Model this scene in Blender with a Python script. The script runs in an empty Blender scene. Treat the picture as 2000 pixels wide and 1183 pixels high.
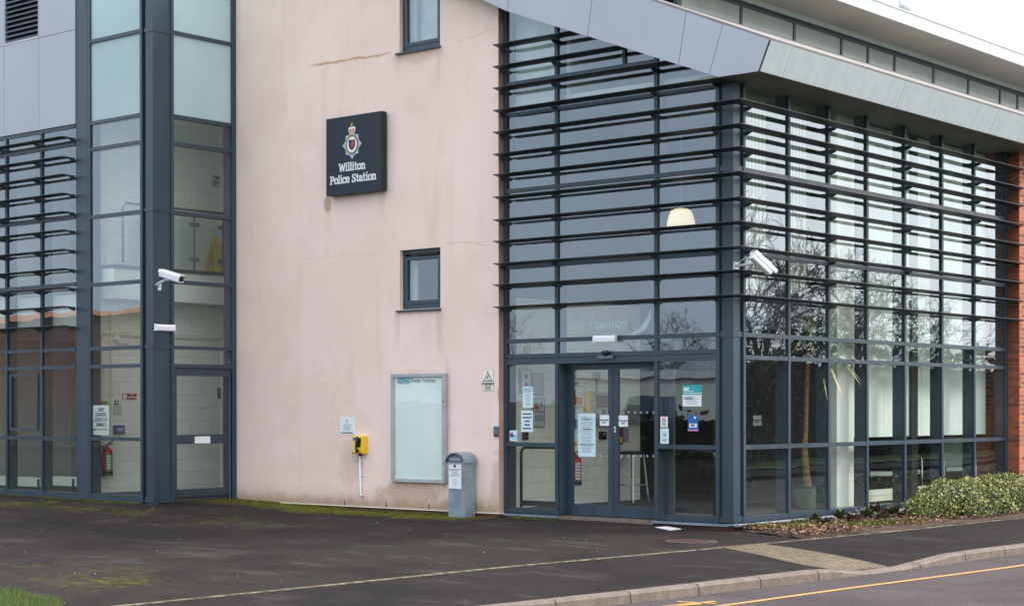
import bpy, bmesh, math, random
from mathutils import Vector, Matrix, noise as mnoise
R=math.radians
sc=bpy.context.scene
col=sc.collection
# ------------------------------------------------------------------ camera
FPX,PCX,PCY=3403.5,1000.,809.05
RT=Vector((.7640,.6450,-.0011)); FW=Vector((-.6452,.7640,-.0036)); FW.normalize()
RT=(RT-FW*RT.dot(FW)).normalized(); UP=RT.cross(FW)
CAM=Vector((12.604,-19.451,1.566))
cd=bpy.data.cameras.new('camera'); cam=bpy.data.objects.new('camera',cd); col.objects.link(cam)
cd.sensor_width=36; cd.lens=36*FPX/2000; cd.shift_y=(PCY-591.5)/2000; cd.clip_start=.1; cd.clip_end=1500
cam.matrix_world=Matrix(((RT.x,UP.x,-FW.x,CAM.x),(RT.y,UP.y,-FW.y,CAM.y),(RT.z,UP.z,-FW.z,CAM.z),(0,0,0,1)))
sc.camera=cam
# ------------------------------------------------------------------ light
SUN_EL,SUN_AZ=38,52      # azimuth from +x towards +y
w=bpy.data.worlds.new('World'); sc.world=w; w.use_nodes=True
nt=w.node_tree; nt.nodes.clear()
out=nt.nodes.new('ShaderNodeOutputWorld'); bg=nt.nodes.new('ShaderNodeBackground'); bg.inputs[1].default_value=.12
sky=nt.nodes.new('ShaderNodeTexSky'); sky.sky_type='NISHITA'; sky.sun_disc=False
sky.sun_elevation=R(SUN_EL); sky.sun_rotation=R(90-SUN_AZ); sky.dust_density=4; sky.air_density=1.2; sky.altitude=50
tc=nt.nodes.new('ShaderNodeTexCoord')
dot=nt.nodes.new('ShaderNodeVectorMath'); dot.operation='DOT_PRODUCT'; dot.inputs[1].default_value=(.60,.76,.25)
nt.links.new(tc.outputs['Generated'],dot.inputs[0])
mr=nt.nodes.new('ShaderNodeMapRange'); mr.inputs[1].default_value=-.9; mr.inputs[2].default_value=1.0; mr.inputs[3].default_value=0; mr.inputs[4].default_value=1
nt.links.new(dot.outputs['Value'],mr.inputs[0])
ns=nt.nodes.new('ShaderNodeTexNoise'); ns.inputs['Scale'].default_value=2.2; ns.inputs['Detail'].default_value=6; ns.inputs['Roughness'].default_value=.55
nt.links.new(tc.outputs['Generated'],ns.inputs['Vector'])
ad=nt.nodes.new('ShaderNodeMath'); ad.operation='MULTIPLY_ADD'; ad.inputs[1].default_value=.28; nt.links.new(ns.outputs['Fac'],ad.inputs[0])
nt.links.new(mr.outputs[0],ad.inputs[2])
cr=nt.nodes.new('ShaderNodeValToRGB'); nt.links.new(ad.outputs[0],cr.inputs[0])
cr.color_ramp.elements[0].position=.1; cr.color_ramp.elements[0].color=(.31,.345,.405,1)
cr.color_ramp.elements[1].position=1.12; cr.color_ramp.elements[1].color=(.66,.665,.68,1)
e=cr.color_ramp.elements.new(.55); e.color=(.46,.495,.545,1)
sc20=nt.nodes.new('ShaderNodeVectorMath'); sc20.operation='SCALE'; sc20.inputs['Scale'].default_value=16.
nt.links.new(cr.outputs[0],sc20.inputs[0])
mx=nt.nodes.new('ShaderNodeMixRGB'); mx.inputs[0].default_value=.86
nt.links.new(sky.outputs[0],mx.inputs[1]); nt.links.new(sc20.outputs[0],mx.inputs[2])
nt.links.new(mx.outputs[0],bg.inputs[0]); nt.links.new(bg.outputs[0],out.inputs[0])
sd=bpy.data.lights.new('sun','SUN'); sun=bpy.data.objects.new('sun',sd); col.objects.link(sun)
sd.energy=1.5; sd.angle=R(18); sd.color=(1,.95,.88)
dv=Vector((math.cos(R(SUN_EL))*math.cos(R(SUN_AZ)),math.cos(R(SUN_EL))*math.sin(R(SUN_AZ)),math.sin(R(SUN_EL))))
sun.rotation_euler=dv.to_track_quat('Z','Y').to_euler()
vs=sc.view_settings; vs.view_transform='Standard'; vs.look='None'; vs.exposure=1.15; vs.gamma=1
cy=sc.cycles; cy.use_denoising=True; cy.max_bounces=9; cy.diffuse_bounces=4; cy.glossy_bounces=4; cy.transparent_max_bounces=24
cy.caustics_reflective=False; cy.caustics_refractive=False; cy.sample_clamp_indirect=6
# ------------------------------------------------------------------ pixel -> real planes
def ray(u,v): return FW+RT*((u-PCX)/FPX)-UP*((v-PCY)/FPX)
def ox(u,v,X): d=ray(u,v); return CAM+d*((X-CAM.x)/d.x)
def oy(u,v,Y): d=ray(u,v); return CAM+d*((Y-CAM.y)/d.y)
def oz(u,v,Z): d=ray(u,v); return CAM+d*((Z-CAM.z)/d.z)
def interp(x,xs,ys):
    if x<=xs[0]: return ys[0]
    for i in range(1,len(xs)):
        if x<=xs[i]: t=(x-xs[i-1])/(xs[i]-xs[i-1]); return ys[i-1]+t*(ys[i]-ys[i-1])
    return ys[-1]
def xk(y): return interp(y,[-60,-20,-7.8,-5.7,-3.3,-1,.7,10,90],[-14,.2,2.6,2.98,3.33,3.62,3.74,4.1,7])
def xe(y): return interp(y,[-60,-20,-9.9,-7.57,-5.46,-2.0,-.17,1.8,9,90],[-16,-1.2,.01,.3,.52,1.14,1.42,1.55,1.75,4.5])
def zb(x,y): return interp(x,[-60,-20,-9.7,-6.8,-5,-2,0,5,20],[.2,.12,.06,-.03,-.03,-.01,-.06,-.11,-.2])+.012*min(0,max(y,-20))
def zg(x,y):
    z=zb(x,y); k=xk(y)
    if x>xe(y) and -3.4<y<-.9:
        t=max(0,min(1,(x-xe(y))/(k-xe(y))))
        z-=.085*t*t*interp(y,[-3.3,-2.65,-1.95,-1.0],[0,1,1,0])
    return z
def zr(x,y): return zb(xk(y),y)-.105-.01*min(3,max(0,x-xk(y)))+.0
def og(u,v,f=zg):
    z=-.05
    for i in range(80): P=oz(u,v,z); z=.6*z+.4*f(P.x,P.y)
    return P
# ------------------------------------------------------------------ materials
MATS={}
class E_:
    def __init__(s,n,sock): s.n=n; s.s=sock
    def op(s,o,b=None,c=None,cl=False):
        m=s.n.new('ShaderNodeMath'); m.operation=o; m.use_clamp=cl
        for i,x in enumerate((s,b,c)):
            if x is None: continue
            if isinstance(x,E_): s.n.id_data.links.new(x.s,m.inputs[i])
            else: m.inputs[i].default_value=x
        return E_(s.n,m.outputs[0])
    def __add__(s,b): return s.op('ADD',b)
    def __sub__(s,b): return s.op('SUBTRACT',b)
    def __mul__(s,b): return s.op('MULTIPLY',b)
    def __truediv__(s,b): return s.op('DIVIDE',b)
    def abs(s): return s.op('ABSOLUTE')
    def clamp(s): return s.op('ADD',0.,cl=True)
    def sm(s,a,b):   # smooth ramp 0..1 from a to b
        m=s.n.new('ShaderNodeMapRange'); m.interpolation_type='SMOOTHSTEP'
        s.n.id_data.links.new(s.s,m.inputs[0]); m.inputs[1].default_value=a; m.inputs[2].default_value=b
        if a>b: m.inputs[1].default_value=b; m.inputs[2].default_value=a; m.inputs[3].default_value=1; m.inputs[4].default_value=0
        return E_(s.n,m.outputs[0])
class Mat:
    def __init__(s,name,rough=.5,metal=0,spec=.5):
        s.m=bpy.data.materials.new(name); s.m.use_nodes=True; s.t=s.m.node_tree; s.n=s.t.nodes
        s.b=s.n['Principled BSDF']; s.o=s.n['Material Output']
        s.b.inputs['Roughness'].default_value=rough; s.b.inputs['Metallic'].default_value=metal; s.b.inputs['Specular IOR Level'].default_value=spec
        MATS[name]=s.m; s._p=None
    def pos(s):
        if s._p is None:
            g=s.n.new('ShaderNodeNewGeometry'); s._p=g.outputs['Position']; x=s.n.new('ShaderNodeSeparateXYZ'); s.t.links.new(s._p,x.inputs[0])
            s.x,s.y,s.z=[E_(s.n,x.outputs[i]) for i in range(3)]
        return s._p
    def noise(s,scale,detail=4,rough=.55,vec=(1,1,1),obj=False,off=(0,0,0)):
        mp=s.n.new('ShaderNodeMapping'); mp.inputs['Scale'].default_value=vec; mp.inputs['Location'].default_value=off
        if obj:
            tcn=s.n.new('ShaderNodeTexCoord'); s.t.links.new(tcn.outputs['Object'],mp.inputs[0])
        else: s.t.links.new(s.pos(),mp.inputs[0])
        q=s.n.new('ShaderNodeTexNoise'); q.inputs['Scale'].default_value=scale; q.inputs['Detail'].default_value=detail; q.inputs['Roughness'].default_value=rough
        s.t.links.new(mp.outputs[0],q.inputs['Vector']); return E_(s.n,q.outputs['Fac'])
    def rgb(s,c):
        q=s.n.new('ShaderNodeRGB'); q.outputs[0].default_value=(*c,1); return q.outputs[0]
    def mix(s,f,a,b):
        q=s.n.new('ShaderNodeMixRGB')
        if isinstance(f,E_): s.t.links.new(f.s,q.inputs[0])
        else: q.inputs[0].default_value=f
        for i,x in ((1,a),(2,b)):
            if isinstance(x,tuple): q.inputs[i].default_value=(*x,1)
            else: s.t.links.new(x,q.inputs[i])
        return q.outputs[0]
    def base(s,c):
        if isinstance(c,tuple): s.b.inputs['Base Color'].default_value=(*c,1)
        else: s.t.links.new(c,s.b.inputs['Base Color'])
    def rough(s,e): s.t.links.new(e.s,s.b.inputs['Roughness'])
    def bump(s,e,strength=.3,dist=.01):
        q=s.n.new('ShaderNodeBump'); q.inputs['Strength'].default_value=strength; q.inputs['Distance'].default_value=dist
        s.t.links.new(e.s,q.inputs['Height']); s.t.links.new(q.outputs[0],s.b.inputs['Normal'])
def simple(name,c,rough=.5,metal=0,spec=.5,var=.12,scale=3.,bump=0):
    m=Mat(name,rough,metal,spec)
    n=m.noise(scale,5)
    m.base(m.mix(n.sm(.3,.7),tuple(x*(1-var) for x in c),tuple(min(1,x*(1+var)) for x in c)))
    m.rough(n*.2+(rough-.1))
    if bump: m.bump(m.noise(60,3),bump,.004)
    return m.m
# painted aluminium of the frames, with rain streaks
m=Mat('frame_paint',.36,0,.5); a=m.noise(1.2,5,vec=(4,4,.5)); b=m.noise(25,4)
dst=m.noise(1.5,6,.7,vec=(14,14,.6)); m.base(m.mix(dst.sm(.56,.78)*.35,m.mix((a*.7+b*.3).sm(.3,.8),(.022,.041,.060),(.036,.060,.083)),(.11,.125,.13))); m.rough(a*.25+b*.1+.20); FR=m.m
FRD=simple('louvre_paint',(.020,.028,.033),.42,var=.15,scale=2)
# pink render
m=Mat('pink_render',.85,0,.25); m.pos()
nb=m.noise(.45,4,.6); nm=m.noise(2.5,5,.6); nf=m.noise(70,3,.6); ny=m.noise(1.0,4,.6,vec=(3.2,1,.35))
c=m.mix(nb.sm(.35,.68),(.82,.635,.56),(.88,.70,.625))
c=m.mix((nm.sm(.5,.75)*.22),c,(.60,.46,.385))
c=m.mix((ny.sm(.52,.74)*.24),c,(.62,.45,.345))
lowband=m.z.sm(.42,.02)*(nm*.9+.25)
c=m.mix((lowband*.75).clamp(),c,(.40,.285,.20))
lowg=(m.z+ (m.noise(6,4)-.5)*.22).sm(.22,.05)
c=m.mix((lowg*.8).clamp(),c,(.36,.24,.155))
def px(u,v): q=oy(u,v,-.12); return q.x,q.z
def blob(m,u,v,du,dv_,soft=.5,nz=.5):
    x0,z0=px(u,v); x1,_=px(u+du,v); _,z1=px(u,v+dv_)
    ex=(m.x-x0)/(abs(x1-x0)); ez=(m.z-z0)/(abs(z1-z0))
    d=(ex*ex+ez*ez)+(m.noise(5.5,5,.65)-.5)*(nz*5)
    return d.sm(1+soft,1-soft)
def crack(m,u0,v0,u1,v1,wd,amp,a=.35):
    x0,z0=px(u0,v0); x1,z1=px(u1,v1); k=(z1-z0)/(x1-x0)
    line=m.z-(m.x-x0)*k-z0+(m.noise(1.6,6,.65,off=(u0*.01,0,0))-.5)*amp
    q=line.abs().sm(wd,wd*.25)
    return q*(m.x.sm(x0-.05,x0+a))*(m.x.sm(x1+.05,x1-a))
for (u,v,du,dv_,s,n,colr,k) in ((640,399,7,16,.25,.1,(.42,.24,.15),.7),(978,768,7,17,.3,.2,(.62,.33,.29),.8),(800,962,60,26,.6,.6,(.44,.27,.18),.6),(874,800,6,80,.9,.7,(.55,.37,.28),.45),
      (862,640,12,45,.9,.7,(.56,.40,.31),.2),(685,905,25,40,.7,.6,(.50,.34,.25),.35),(610,860,50,110,1.,1.,(.60,.45,.37),.18),(815,727,60,6,.9,.6,(.56,.38,.29),.35),(815,108,45,16,.8,.6,(.50,.33,.24),.45),(975,950,16,60,.7,.7,(.42,.33,.24),.5),(905,985,40,16,.7,.7,(.36,.27,.17),.6)):
    c=m.mix(blob(m,u,v,du,dv_,s,n)*k,c,colr)
for (u,v,wd_,ln) in ((776,612,7,95),(858,610,7,120),(777,104,6,80),(857,100,6,90),(640,388,9,60),(746,380,8,70),(765,946,6,40),(868,948,7,40)):
    x0_,z0_=px(u,v); x1_,z1_=px(u,v+ln); sx_=abs(px(u+wd_,v)[0]-x0_)
    dd=((m.x-x0_).abs()/sx_+(m.noise(4,3,vec=(4,1,.6))-.5)*1.2).sm(1.2,.2)*(m.z.sm(z1_,z0_-.02))*(m.z.sm(z0_+.03,z0_-.01))
    c=m.mix(dd*.30,c,(.50,.35,.26))
for (u0,v0,u1,v1,wd,amp,k,colr) in ((600,131,772,103,.028,.24,.85,(.50,.27,.13)),(872,86,974,58,.006,.22,.6,(.42,.25,.18)),(861,474,974,480,.007,.18,.7,(.45,.27,.20)),(560,508,778,490,.012,.3,.22,(.48,.33,.26)),(470,210,640,160,.01,.4,.15,(.5,.35,.28))):
    c=m.mix(crack(m,u0,v0,u1,v1,wd,amp)*k,c,colr)
c=m.mix((m.noise(28,4,.7).sm(.4,.7)*.16),c,(.68,.51,.42)); m.base(c); m.bump(nf*.7+nm*.3,.5,.007); PINK=m.m
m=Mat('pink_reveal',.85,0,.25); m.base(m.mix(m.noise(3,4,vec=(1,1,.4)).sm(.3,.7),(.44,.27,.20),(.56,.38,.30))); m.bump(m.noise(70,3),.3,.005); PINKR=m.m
def brickmat(name,c1,c2,mort,axis='yz',sc_=1.):
    m=Mat(name,.85,0,.3); m.pos()
    q=m.n.new('ShaderNodeTexBrick'); cmb=m.n.new('ShaderNodeCombineXYZ')
    a,b={'yz':(m.y,m.z),'xz':(m.x,m.z)}[axis]
    m.t.links.new(a.s,cmb.inputs[0]); m.t.links.new(b.s,cmb.inputs[1]); m.t.links.new(cmb.outputs[0],q.inputs['Vector'])
    q.inputs['Scale'].default_value=1.; q.inputs['Brick Width'].default_value=.225*sc_; q.inputs['Row Height'].default_value=.075*sc_
    q.inputs['Mortar Size'].default_value=.007*sc_; q.inputs['Color1'].default_value=(*c1,1); q.inputs['Color2'].default_value=(*c2,1); q.inputs['Mortar'].default_value=(*mort,1)
    q.inputs['Bias'].default_value=-.15
    n=m.noise(30,4); m.base(m.mix(n.sm(.45,.8)*.35,q.outputs['Color'],tuple(x*.5 for x in c1)))
    m.bump(E_(m.n,q.outputs['Fac'])*-1+n*.25,.5,.006); return m.m
BRICK=brickmat('red_brick',(.46,.135,.065),(.11,.045,.045),(.42,.24,.16))
BRICKX=brickmat('red_brick_side',(.42,.11,.045),(.12,.045,.035),(.25,.14,.09),'xz'); PLINTH=brickmat('shaded_plinth_brick',(.17,.065,.045),(.07,.035,.03),(.12,.08,.06),'xz')  # plinth copy is darker: shade where it meets the ground, put into its colour
def blockmat(name,axis):
    m=Mat(name,.7,0,.3); m.pos()
    q=m.n.new('ShaderNodeTexBrick'); cmb=m.n.new('ShaderNodeCombineXYZ')
    a={'yz':m.y,'xz':m.x}[axis]
    m.t.links.new(a.s,cmb.inputs[0]); m.t.links.new(m.z.s,cmb.inputs[1]); m.t.links.new(cmb.outputs[0],q.inputs['Vector'])
    q.inputs['Scale'].default_value=1.; q.inputs['Brick Width'].default_value=.45; q.inputs['Row Height'].default_value=.225
    q.inputs['Mortar Size'].default_value=.006; q.inputs['Color1'].default_value=(.78,.79,.70,1); q.inputs['Color2'].default_value=(.82,.83,.75,1); q.inputs['Mortar'].default_value=(.64,.65,.56,1)
    m.base(q.outputs['Color']); m.bump(E_(m.n,q.outputs['Fac'])*-1+m.noise(50,3)*.2,.4,.005); return m.m
BLOCK=blockmat('painted_blockwork','yz'); BLOCKX=blockmat('painted_blockwork_side','xz')
# glass
def glassmat(name,refl,tint,wav=.035,fres=1.5,colr=(.80,.91,1)):
    m=Mat(name); t=m.t; m.n.remove(m.b)
    tr=m.n.new('ShaderNodeBsdfTransparent'); tr.inputs[0].default_value=(*tint,1)
    gl=m.n.new('ShaderNodeBsdfGlossy'); gl.inputs['Roughness'].default_value=.0; gl.inputs[0].default_value=(*colr,1)
    fr=m.n.new('ShaderNodeLayerWeight'); fr.inputs[0].default_value=.5
    f=(E_(m.n,fr.outputs['Facing']).op('POWER',4.)*.85+(refl+.045)).clamp()
    ms=m.n.new('ShaderNodeMixShader'); t.links.new(f.s,ms.inputs[0]); t.links.new(tr.outputs[0],ms.inputs[1]); t.links.new(gl.outputs[0],ms.inputs[2])
    oi=m.n.new('ShaderNodeObjectInfo'); g=m.n.new('ShaderNodeNewGeometry'); vm=m.n.new('ShaderNodeVectorMath'); vm.operation='MULTIPLY_ADD'; vm.inputs[1].default_value=(1,1,1)
    cmb=m.n.new('ShaderNodeCombineXYZ'); r9=E_(m.n,oi.outputs['Random'])*40.
    for i in range(3): t.links.new(r9.s,cmb.inputs[i])
    t.links.new(g.outputs['Position'],vm.inputs[0]); t.links.new(cmb.outputs[0],vm.inputs[2])
    q=m.n.new('ShaderNodeTexNoise'); q.inputs['Scale'].default_value=1.5; q.inputs['Detail'].default_value=1.5; t.links.new(vm.outputs[0],q.inputs['Vector'])
    bu=m.n.new('ShaderNodeBump'); bu.inputs['Strength'].default_value=1; bu.inputs['Distance'].default_value=wav; t.links.new(q.outputs['Fac'],bu.inputs['Height'])
    t.links.new(bu.outputs[0],gl.inputs['Normal'])
    # film of dirt
    df=m.n.new('ShaderNodeBsdfDiffuse'); df.inputs[0].default_value=(.45,.42,.36,1)
    m2=m.n.new('ShaderNodeMixShader'); m.pos(); dirt=(m.noise(9,6,.7).sm(.45,.85)*.05)+(m.z.sm(.55,.05)*m.noise(14,5,.7)*.10)
    t.links.new(dirt.s,m2.inputs[0]); t.links.new(ms.outputs[0],m2.inputs[1]); t.links.new(df.outputs[0],m2.inputs[2])
    t.links.new(m2.outputs[0],m.o.inputs['Surface']); return m.m
GLASS=glassmat('window_glass',.125,(.95,.98,.95),.0016)
GLASSC=glassmat('coated_glass',.155,(.94,.98,.94),.0011)
GLASSL=glassmat('lower_glass',.055,(.96,.99,.96),.0014)
GLASSB=glassmat('side_glass',.035,(.95,.98,.95),.0012)
GLASSIN=glassmat('balustrade_glass',.02,(.95,.98,.97),0.001)
m=Mat('frosted_glass',.28); m.base(m.mix(m.noise(.8,2).sm(.3,.7),(.57,.69,.71),(.64,.76,.78)))
tl=m.n.new('ShaderNodeBsdfTranslucent'); tl.inputs[0].default_value=(.7,.9,.9,1); ms_=m.n.new('ShaderNodeMixShader'); ms_.inputs[0].default_value=.42
m.t.links.new(m.b.outputs[0],ms_.inputs[1]); m.t.links.new(tl.outputs[0],ms_.inputs[2]); m.t.links.new(ms_.outputs[0],m.o.inputs['Surface']); FROST=m.m
# metals / cladding
m=Mat('silver_cladding',.42,.35); a=m.noise(.7,4,vec=(1,1,.5)); b=m.noise(2,4,.6,vec=(3,3,.5))
m.base(m.mix((a*.7+b*.3).sm(.3,.75),(.345,.365,.405),(.39,.41,.455))); m.rough(b*.2+.3); CLAD=m.m
m=Mat('eave_cladding',.5,.15); b=m.noise(2,7,.7,vec=(1,5,.6)); a=m.noise(9,5,.7)
m.base(m.mix((b*.6+a*.4).sm(.4,.65),(.47,.52,.56),(.54,.59,.63))); EAVE=m.m
m=Mat('soffit',.6); m.base(m.mix(m.noise(2,5).sm(.3,.7),(.20,.185,.18),(.25,.235,.225))); SOFF=m.m
m=Mat('white_fascia',.5); b=m.noise(1.5,7,.7,vec=(1,6,.8)); m.base(m.mix(b.sm(.35,.75),(.46,.475,.48),(.52,.535,.54))); WFAS=m.m
m=Mat('upper_soffit',.6); m.base(m.mix(m.noise(1,5).sm(.3,.7),(.48,.46,.44),(.56,.54,.51))); USOFF=m.m
m=Mat('zinc_sill',.38,.7); a=m.noise(5,5,vec=(1,1,2)); m.base(m.mix(a.sm(.3,.7),(.22,.27,.32),(.32,.37,.42))); ZINC=m.m
WHITE=simple('white_paint',(.78,.79,.80),.4,var=.04)
CREAM=simple('cream_paint',(.66,.70,.58),.6,var=.05,scale=1.5)
PLASTER=simple('white_plaster',(.74,.76,.70),.8,var=.04,scale=1)
DARKIN=simple('dark_interior',(.035,.036,.034),.6,var=.3,scale=1)
CARPET=simple('dark_carpet',(.05,.048,.05),.95,var=.3,scale=30)
CEIL=simple('ceiling_tile',(.55,.57,.56),.8,var=.05)
BLACK=simple('black_plastic',(.012,.012,.014),.35,var=.2)
DGREY=simple('grey_plastic',(.10,.12,.16),.4,var=.1)
LGREY=simple('light_grey_metal',(.42,.43,.44),.4,.3,var=.1)
CHROME=simple('brushed_steel',(.55,.56,.57),.28,.9,var=.1)
YELLOW=simple('yellow_plastic',(.85,.55,.006),.4,var=.06)
RED=simple('red_paint',(.50,.018,.020),.3,var=.1)
GREEN=simple('green_label',(.06,.42,.10),.4,var=.06)
PAPER=simple('white_paper',(.74,.78,.80),.7,var=.03)
PAPERB=simple('pale_blue_paper',(.60,.74,.78),.7,var=.04)
TEAL=simple('teal_print',(.02,.36,.38),.6,var=.05)
BLUE=simple('blue_print',(.01,.11,.36),.5,var=.05)
NAVY=simple('navy_sign',(.016,.024,.038),.45,spec=.3,var=.08,scale=1.2)
INK=simple('black_ink',(.03,.035,.05),.6,var=.1)
GINK=simple('grey_ink',(.30,.34,.38),.7,var=.1)
SCREAM=simple('cream_sign',(.84,.80,.68),.5,var=.05)
POSTBOX=simple('grey_hammered_metal',(.26,.32,.37),.38,.35,var=.16,scale=6,bump=.1)
WOOD=simple('weathered_wood',(.10,.075,.06),.9,var=.35,scale=3)
GOLD=simple('gold_print',(.62,.36,.05),.4,.2)
FABRIC=simple('grey_green_fabric',(.60,.66,.62),.9,var=.1)
PURP=simple('purple_print',(.10,.02,.16),.5); ORG=simple('orange_print',(.8,.22,.02),.5); PINKP=simple('pink_print',(.8,.25,.4),.5)
SHIELD=simple('silver_print',(.33,.38,.46),.3,.5,var=.2,scale=20)
m=Mat('display_panel',.25); m.base(m.mix(m.noise(1,3).sm(.3,.7),(.80,.88,.82),(.86,.93,.88))); DISP=m.m
def emit(name,c,s):
    m=Mat(name); m.base(c); m.b.inputs['Emission Color'].default_value=(*c,1); m.b.inputs['Specular IOR Level'].default_value=.2; m.b.inputs['Emission Strength'].default_value=s; return m.m
LAMP=emit('lit_diffuser',(.62,.62,.70),.24); WARM=emit('warm_shade',(.9,.76,.52),.38)
m=Mat('vertical_blind',.8); m.pos(); wv=(m.y*(1/.09)).op('FRACT'); m.base(m.mix(wv.sm(0,.25)*wv.sm(1,.8),(.16,.18,.16),(.50,.54,.49))); BLIND=m.m
ROLLER=simple('roller_blind',(.72,.80,.74),.85,var=.03)
# ground
def asphalt(name,c1,c2,moss=True,streak=.5):
    m=Mat(name,.92,0,.12); m.pos()
    f=m.noise(75,3,.9); g=m.noise(1.7,7,.7,vec=(.5,1.3,1)); h=m.noise(.5,4,.6); sp=m.noise(55,3,.9)
    c=m.mix(f.sm(.38,.66),tuple(x*.75 for x in c1),tuple(x*1.15 for x in c2))
    c=m.mix(g.sm(.52,.66)*streak,c,tuple(x*1.7+.010 for x in c2))
    c=m.mix(h.sm(.45,.62)*.5,c,tuple(x*.7 for x in c1))
    c=m.mix(sp.sm(.72,.80)*.45,c,(.14,.12,.10))
    if moss:
        n=m.noise(.55,6,.7,off=(3,1,0)); n2=m.noise(9,6,.75)
        wall=m.y.sm(-2.0,-.3)*m.x.sm(-3.2,-4.6)*m.x.sm(-12,-9.2)
        wa=m.y.sm(-3.2,-1.95)*m.x.sm(-9.3,-10.2)*.6
        band=((m.y+3.0).abs()).sm(1.9,.3)*m.x.sm(-3.4,-5.0)*.55
        near=m.y.sm(-6.8,-8.7)*m.x.sm(.6,-1.6)*.50
        wgt=wall.op('MAXIMUM',wa).op('MAXIMUM',band).op('MAXIMUM',near)
        k=((n*.75+n2*.55)+wgt*.42).sm(.86,1.08)*wgt.sm(0,.3)
        c=m.mix((k*.9).clamp(),c,m.mix(n2.sm(.35,.65),(.05,.050,.005),(.15,.145,.010)))
    m.base(c); m.bump(f*.6+sp*.4,.5,.006); return m.m
ASPH=asphalt('forecourt_asphalt',(.017,.0135,.012),(.044,.034,.031),True,.45)
PAVE=asphalt('pavement_asphalt',(.013,.0108,.011),(.036,.030,.030),False,.5)
ROAD=asphalt('road_asphalt',(.062,.050,.051),(.125,.105,.106),False,.08)
m=Mat('concrete_kerb',.85); n=m.noise(7,6,.7); n2=m.noise(120,2); m.base(m.mix(n.sm(.3,.7),m.mix(n2.sm(.4,.6),(.165,.125,.10),(.235,.185,.15)),(.13,.10,.08))); m.bump(n2,.3,.004); KERB=m.m
m=Mat('edging_concrete',.9); n=m.noise(8,6,.7); m.base(m.mix(n.sm(.4,.62),(.07,.06,.025),(.26,.22,.15))); EDGE=m.m
m=Mat('yellow_line',.8); n=m.noise(40,4,.8); m.base(m.mix(n.sm(.50,.64),(.52,.31,.08),(.20,.14,.10))); YLINE=m.m
m=Mat('soil',.95); n=m.noise(25,5,.7); m.base(m.mix(n.sm(.3,.7),(.035,.022,.014),(.12,.07,.045))); m.bump(n,.8,.02); SOIL=m.m
m=Mat('turf',.95); n=m.noise(3,6,.7); m.base(m.mix(n.sm(.3,.7),(.035,.07,.012),(.08,.13,.02))); TURF=m.m
def leafmat(name,c1,c2,c3=None,rough=.5,sc_=1.):
    m=Mat(name,rough); g=m.n.new('ShaderNodeNewGeometry'); r_=E_(m.n,g.outputs['Random Per Island'])
    c=m.mix(r_,c1,c2)
    if c3: c=m.mix((r_*7.31).op('FRACT').sm(.66,.76),c,c3)
    m.base(c); return m.m
MOSS=leafmat('moss_clumps',(.05,.07,.005),(.20,.20,.012),(.10,.13,.01),.9)
HEDGE=leafmat('variegated_leaf',(.04,.075,.012),(.17,.20,.03),(.54,.50,.18),.45)
LITTER=leafmat('dead_leaf',(.16,.075,.045),(.36,.20,.13),(.06,.035,.025),.8)
BEDL=leafmat('evergreen_leaf',(.015,.05,.015),(.07,.12,.02),(.12,.04,.05),.45)
GRASS=leafmat('grass_blade',(.05,.12,.012),(.19,.30,.03),(.25,.22,.08),.6)
PALML=leafmat('palm_leaf',(.09,.22,.05),(.24,.36,.10),(.55,.42,.14),.5)
BARK=simple('bark',(.07,.055,.045),.95,var=.3,scale=6)
PBARK=simple('palm_bark',(.28,.19,.09),.9,var=.35,scale=18)
CONIF=leafmat('conifer_leaf',(.008,.02,.006),(.025,.045,.012),None,.8)
m=Mat('tactile_paving',.9); m.pos(); n=m.noise(5,6,.7); n2=m.noise(90,3,.8)
m.base(m.mix((n*.5+n2*.5).sm(.4,.6),(.15,.115,.075),(.27,.21,.145))); m.bump(n2,.4,.004); TACT=m.m
m=Mat('rusty_iron',.8,.3); n=m.noise(30,5,.7); m.base(m.mix(n.sm(.3,.7),(.055,.035,.03),(.12,.07,.06))); IRON=m.m
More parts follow.
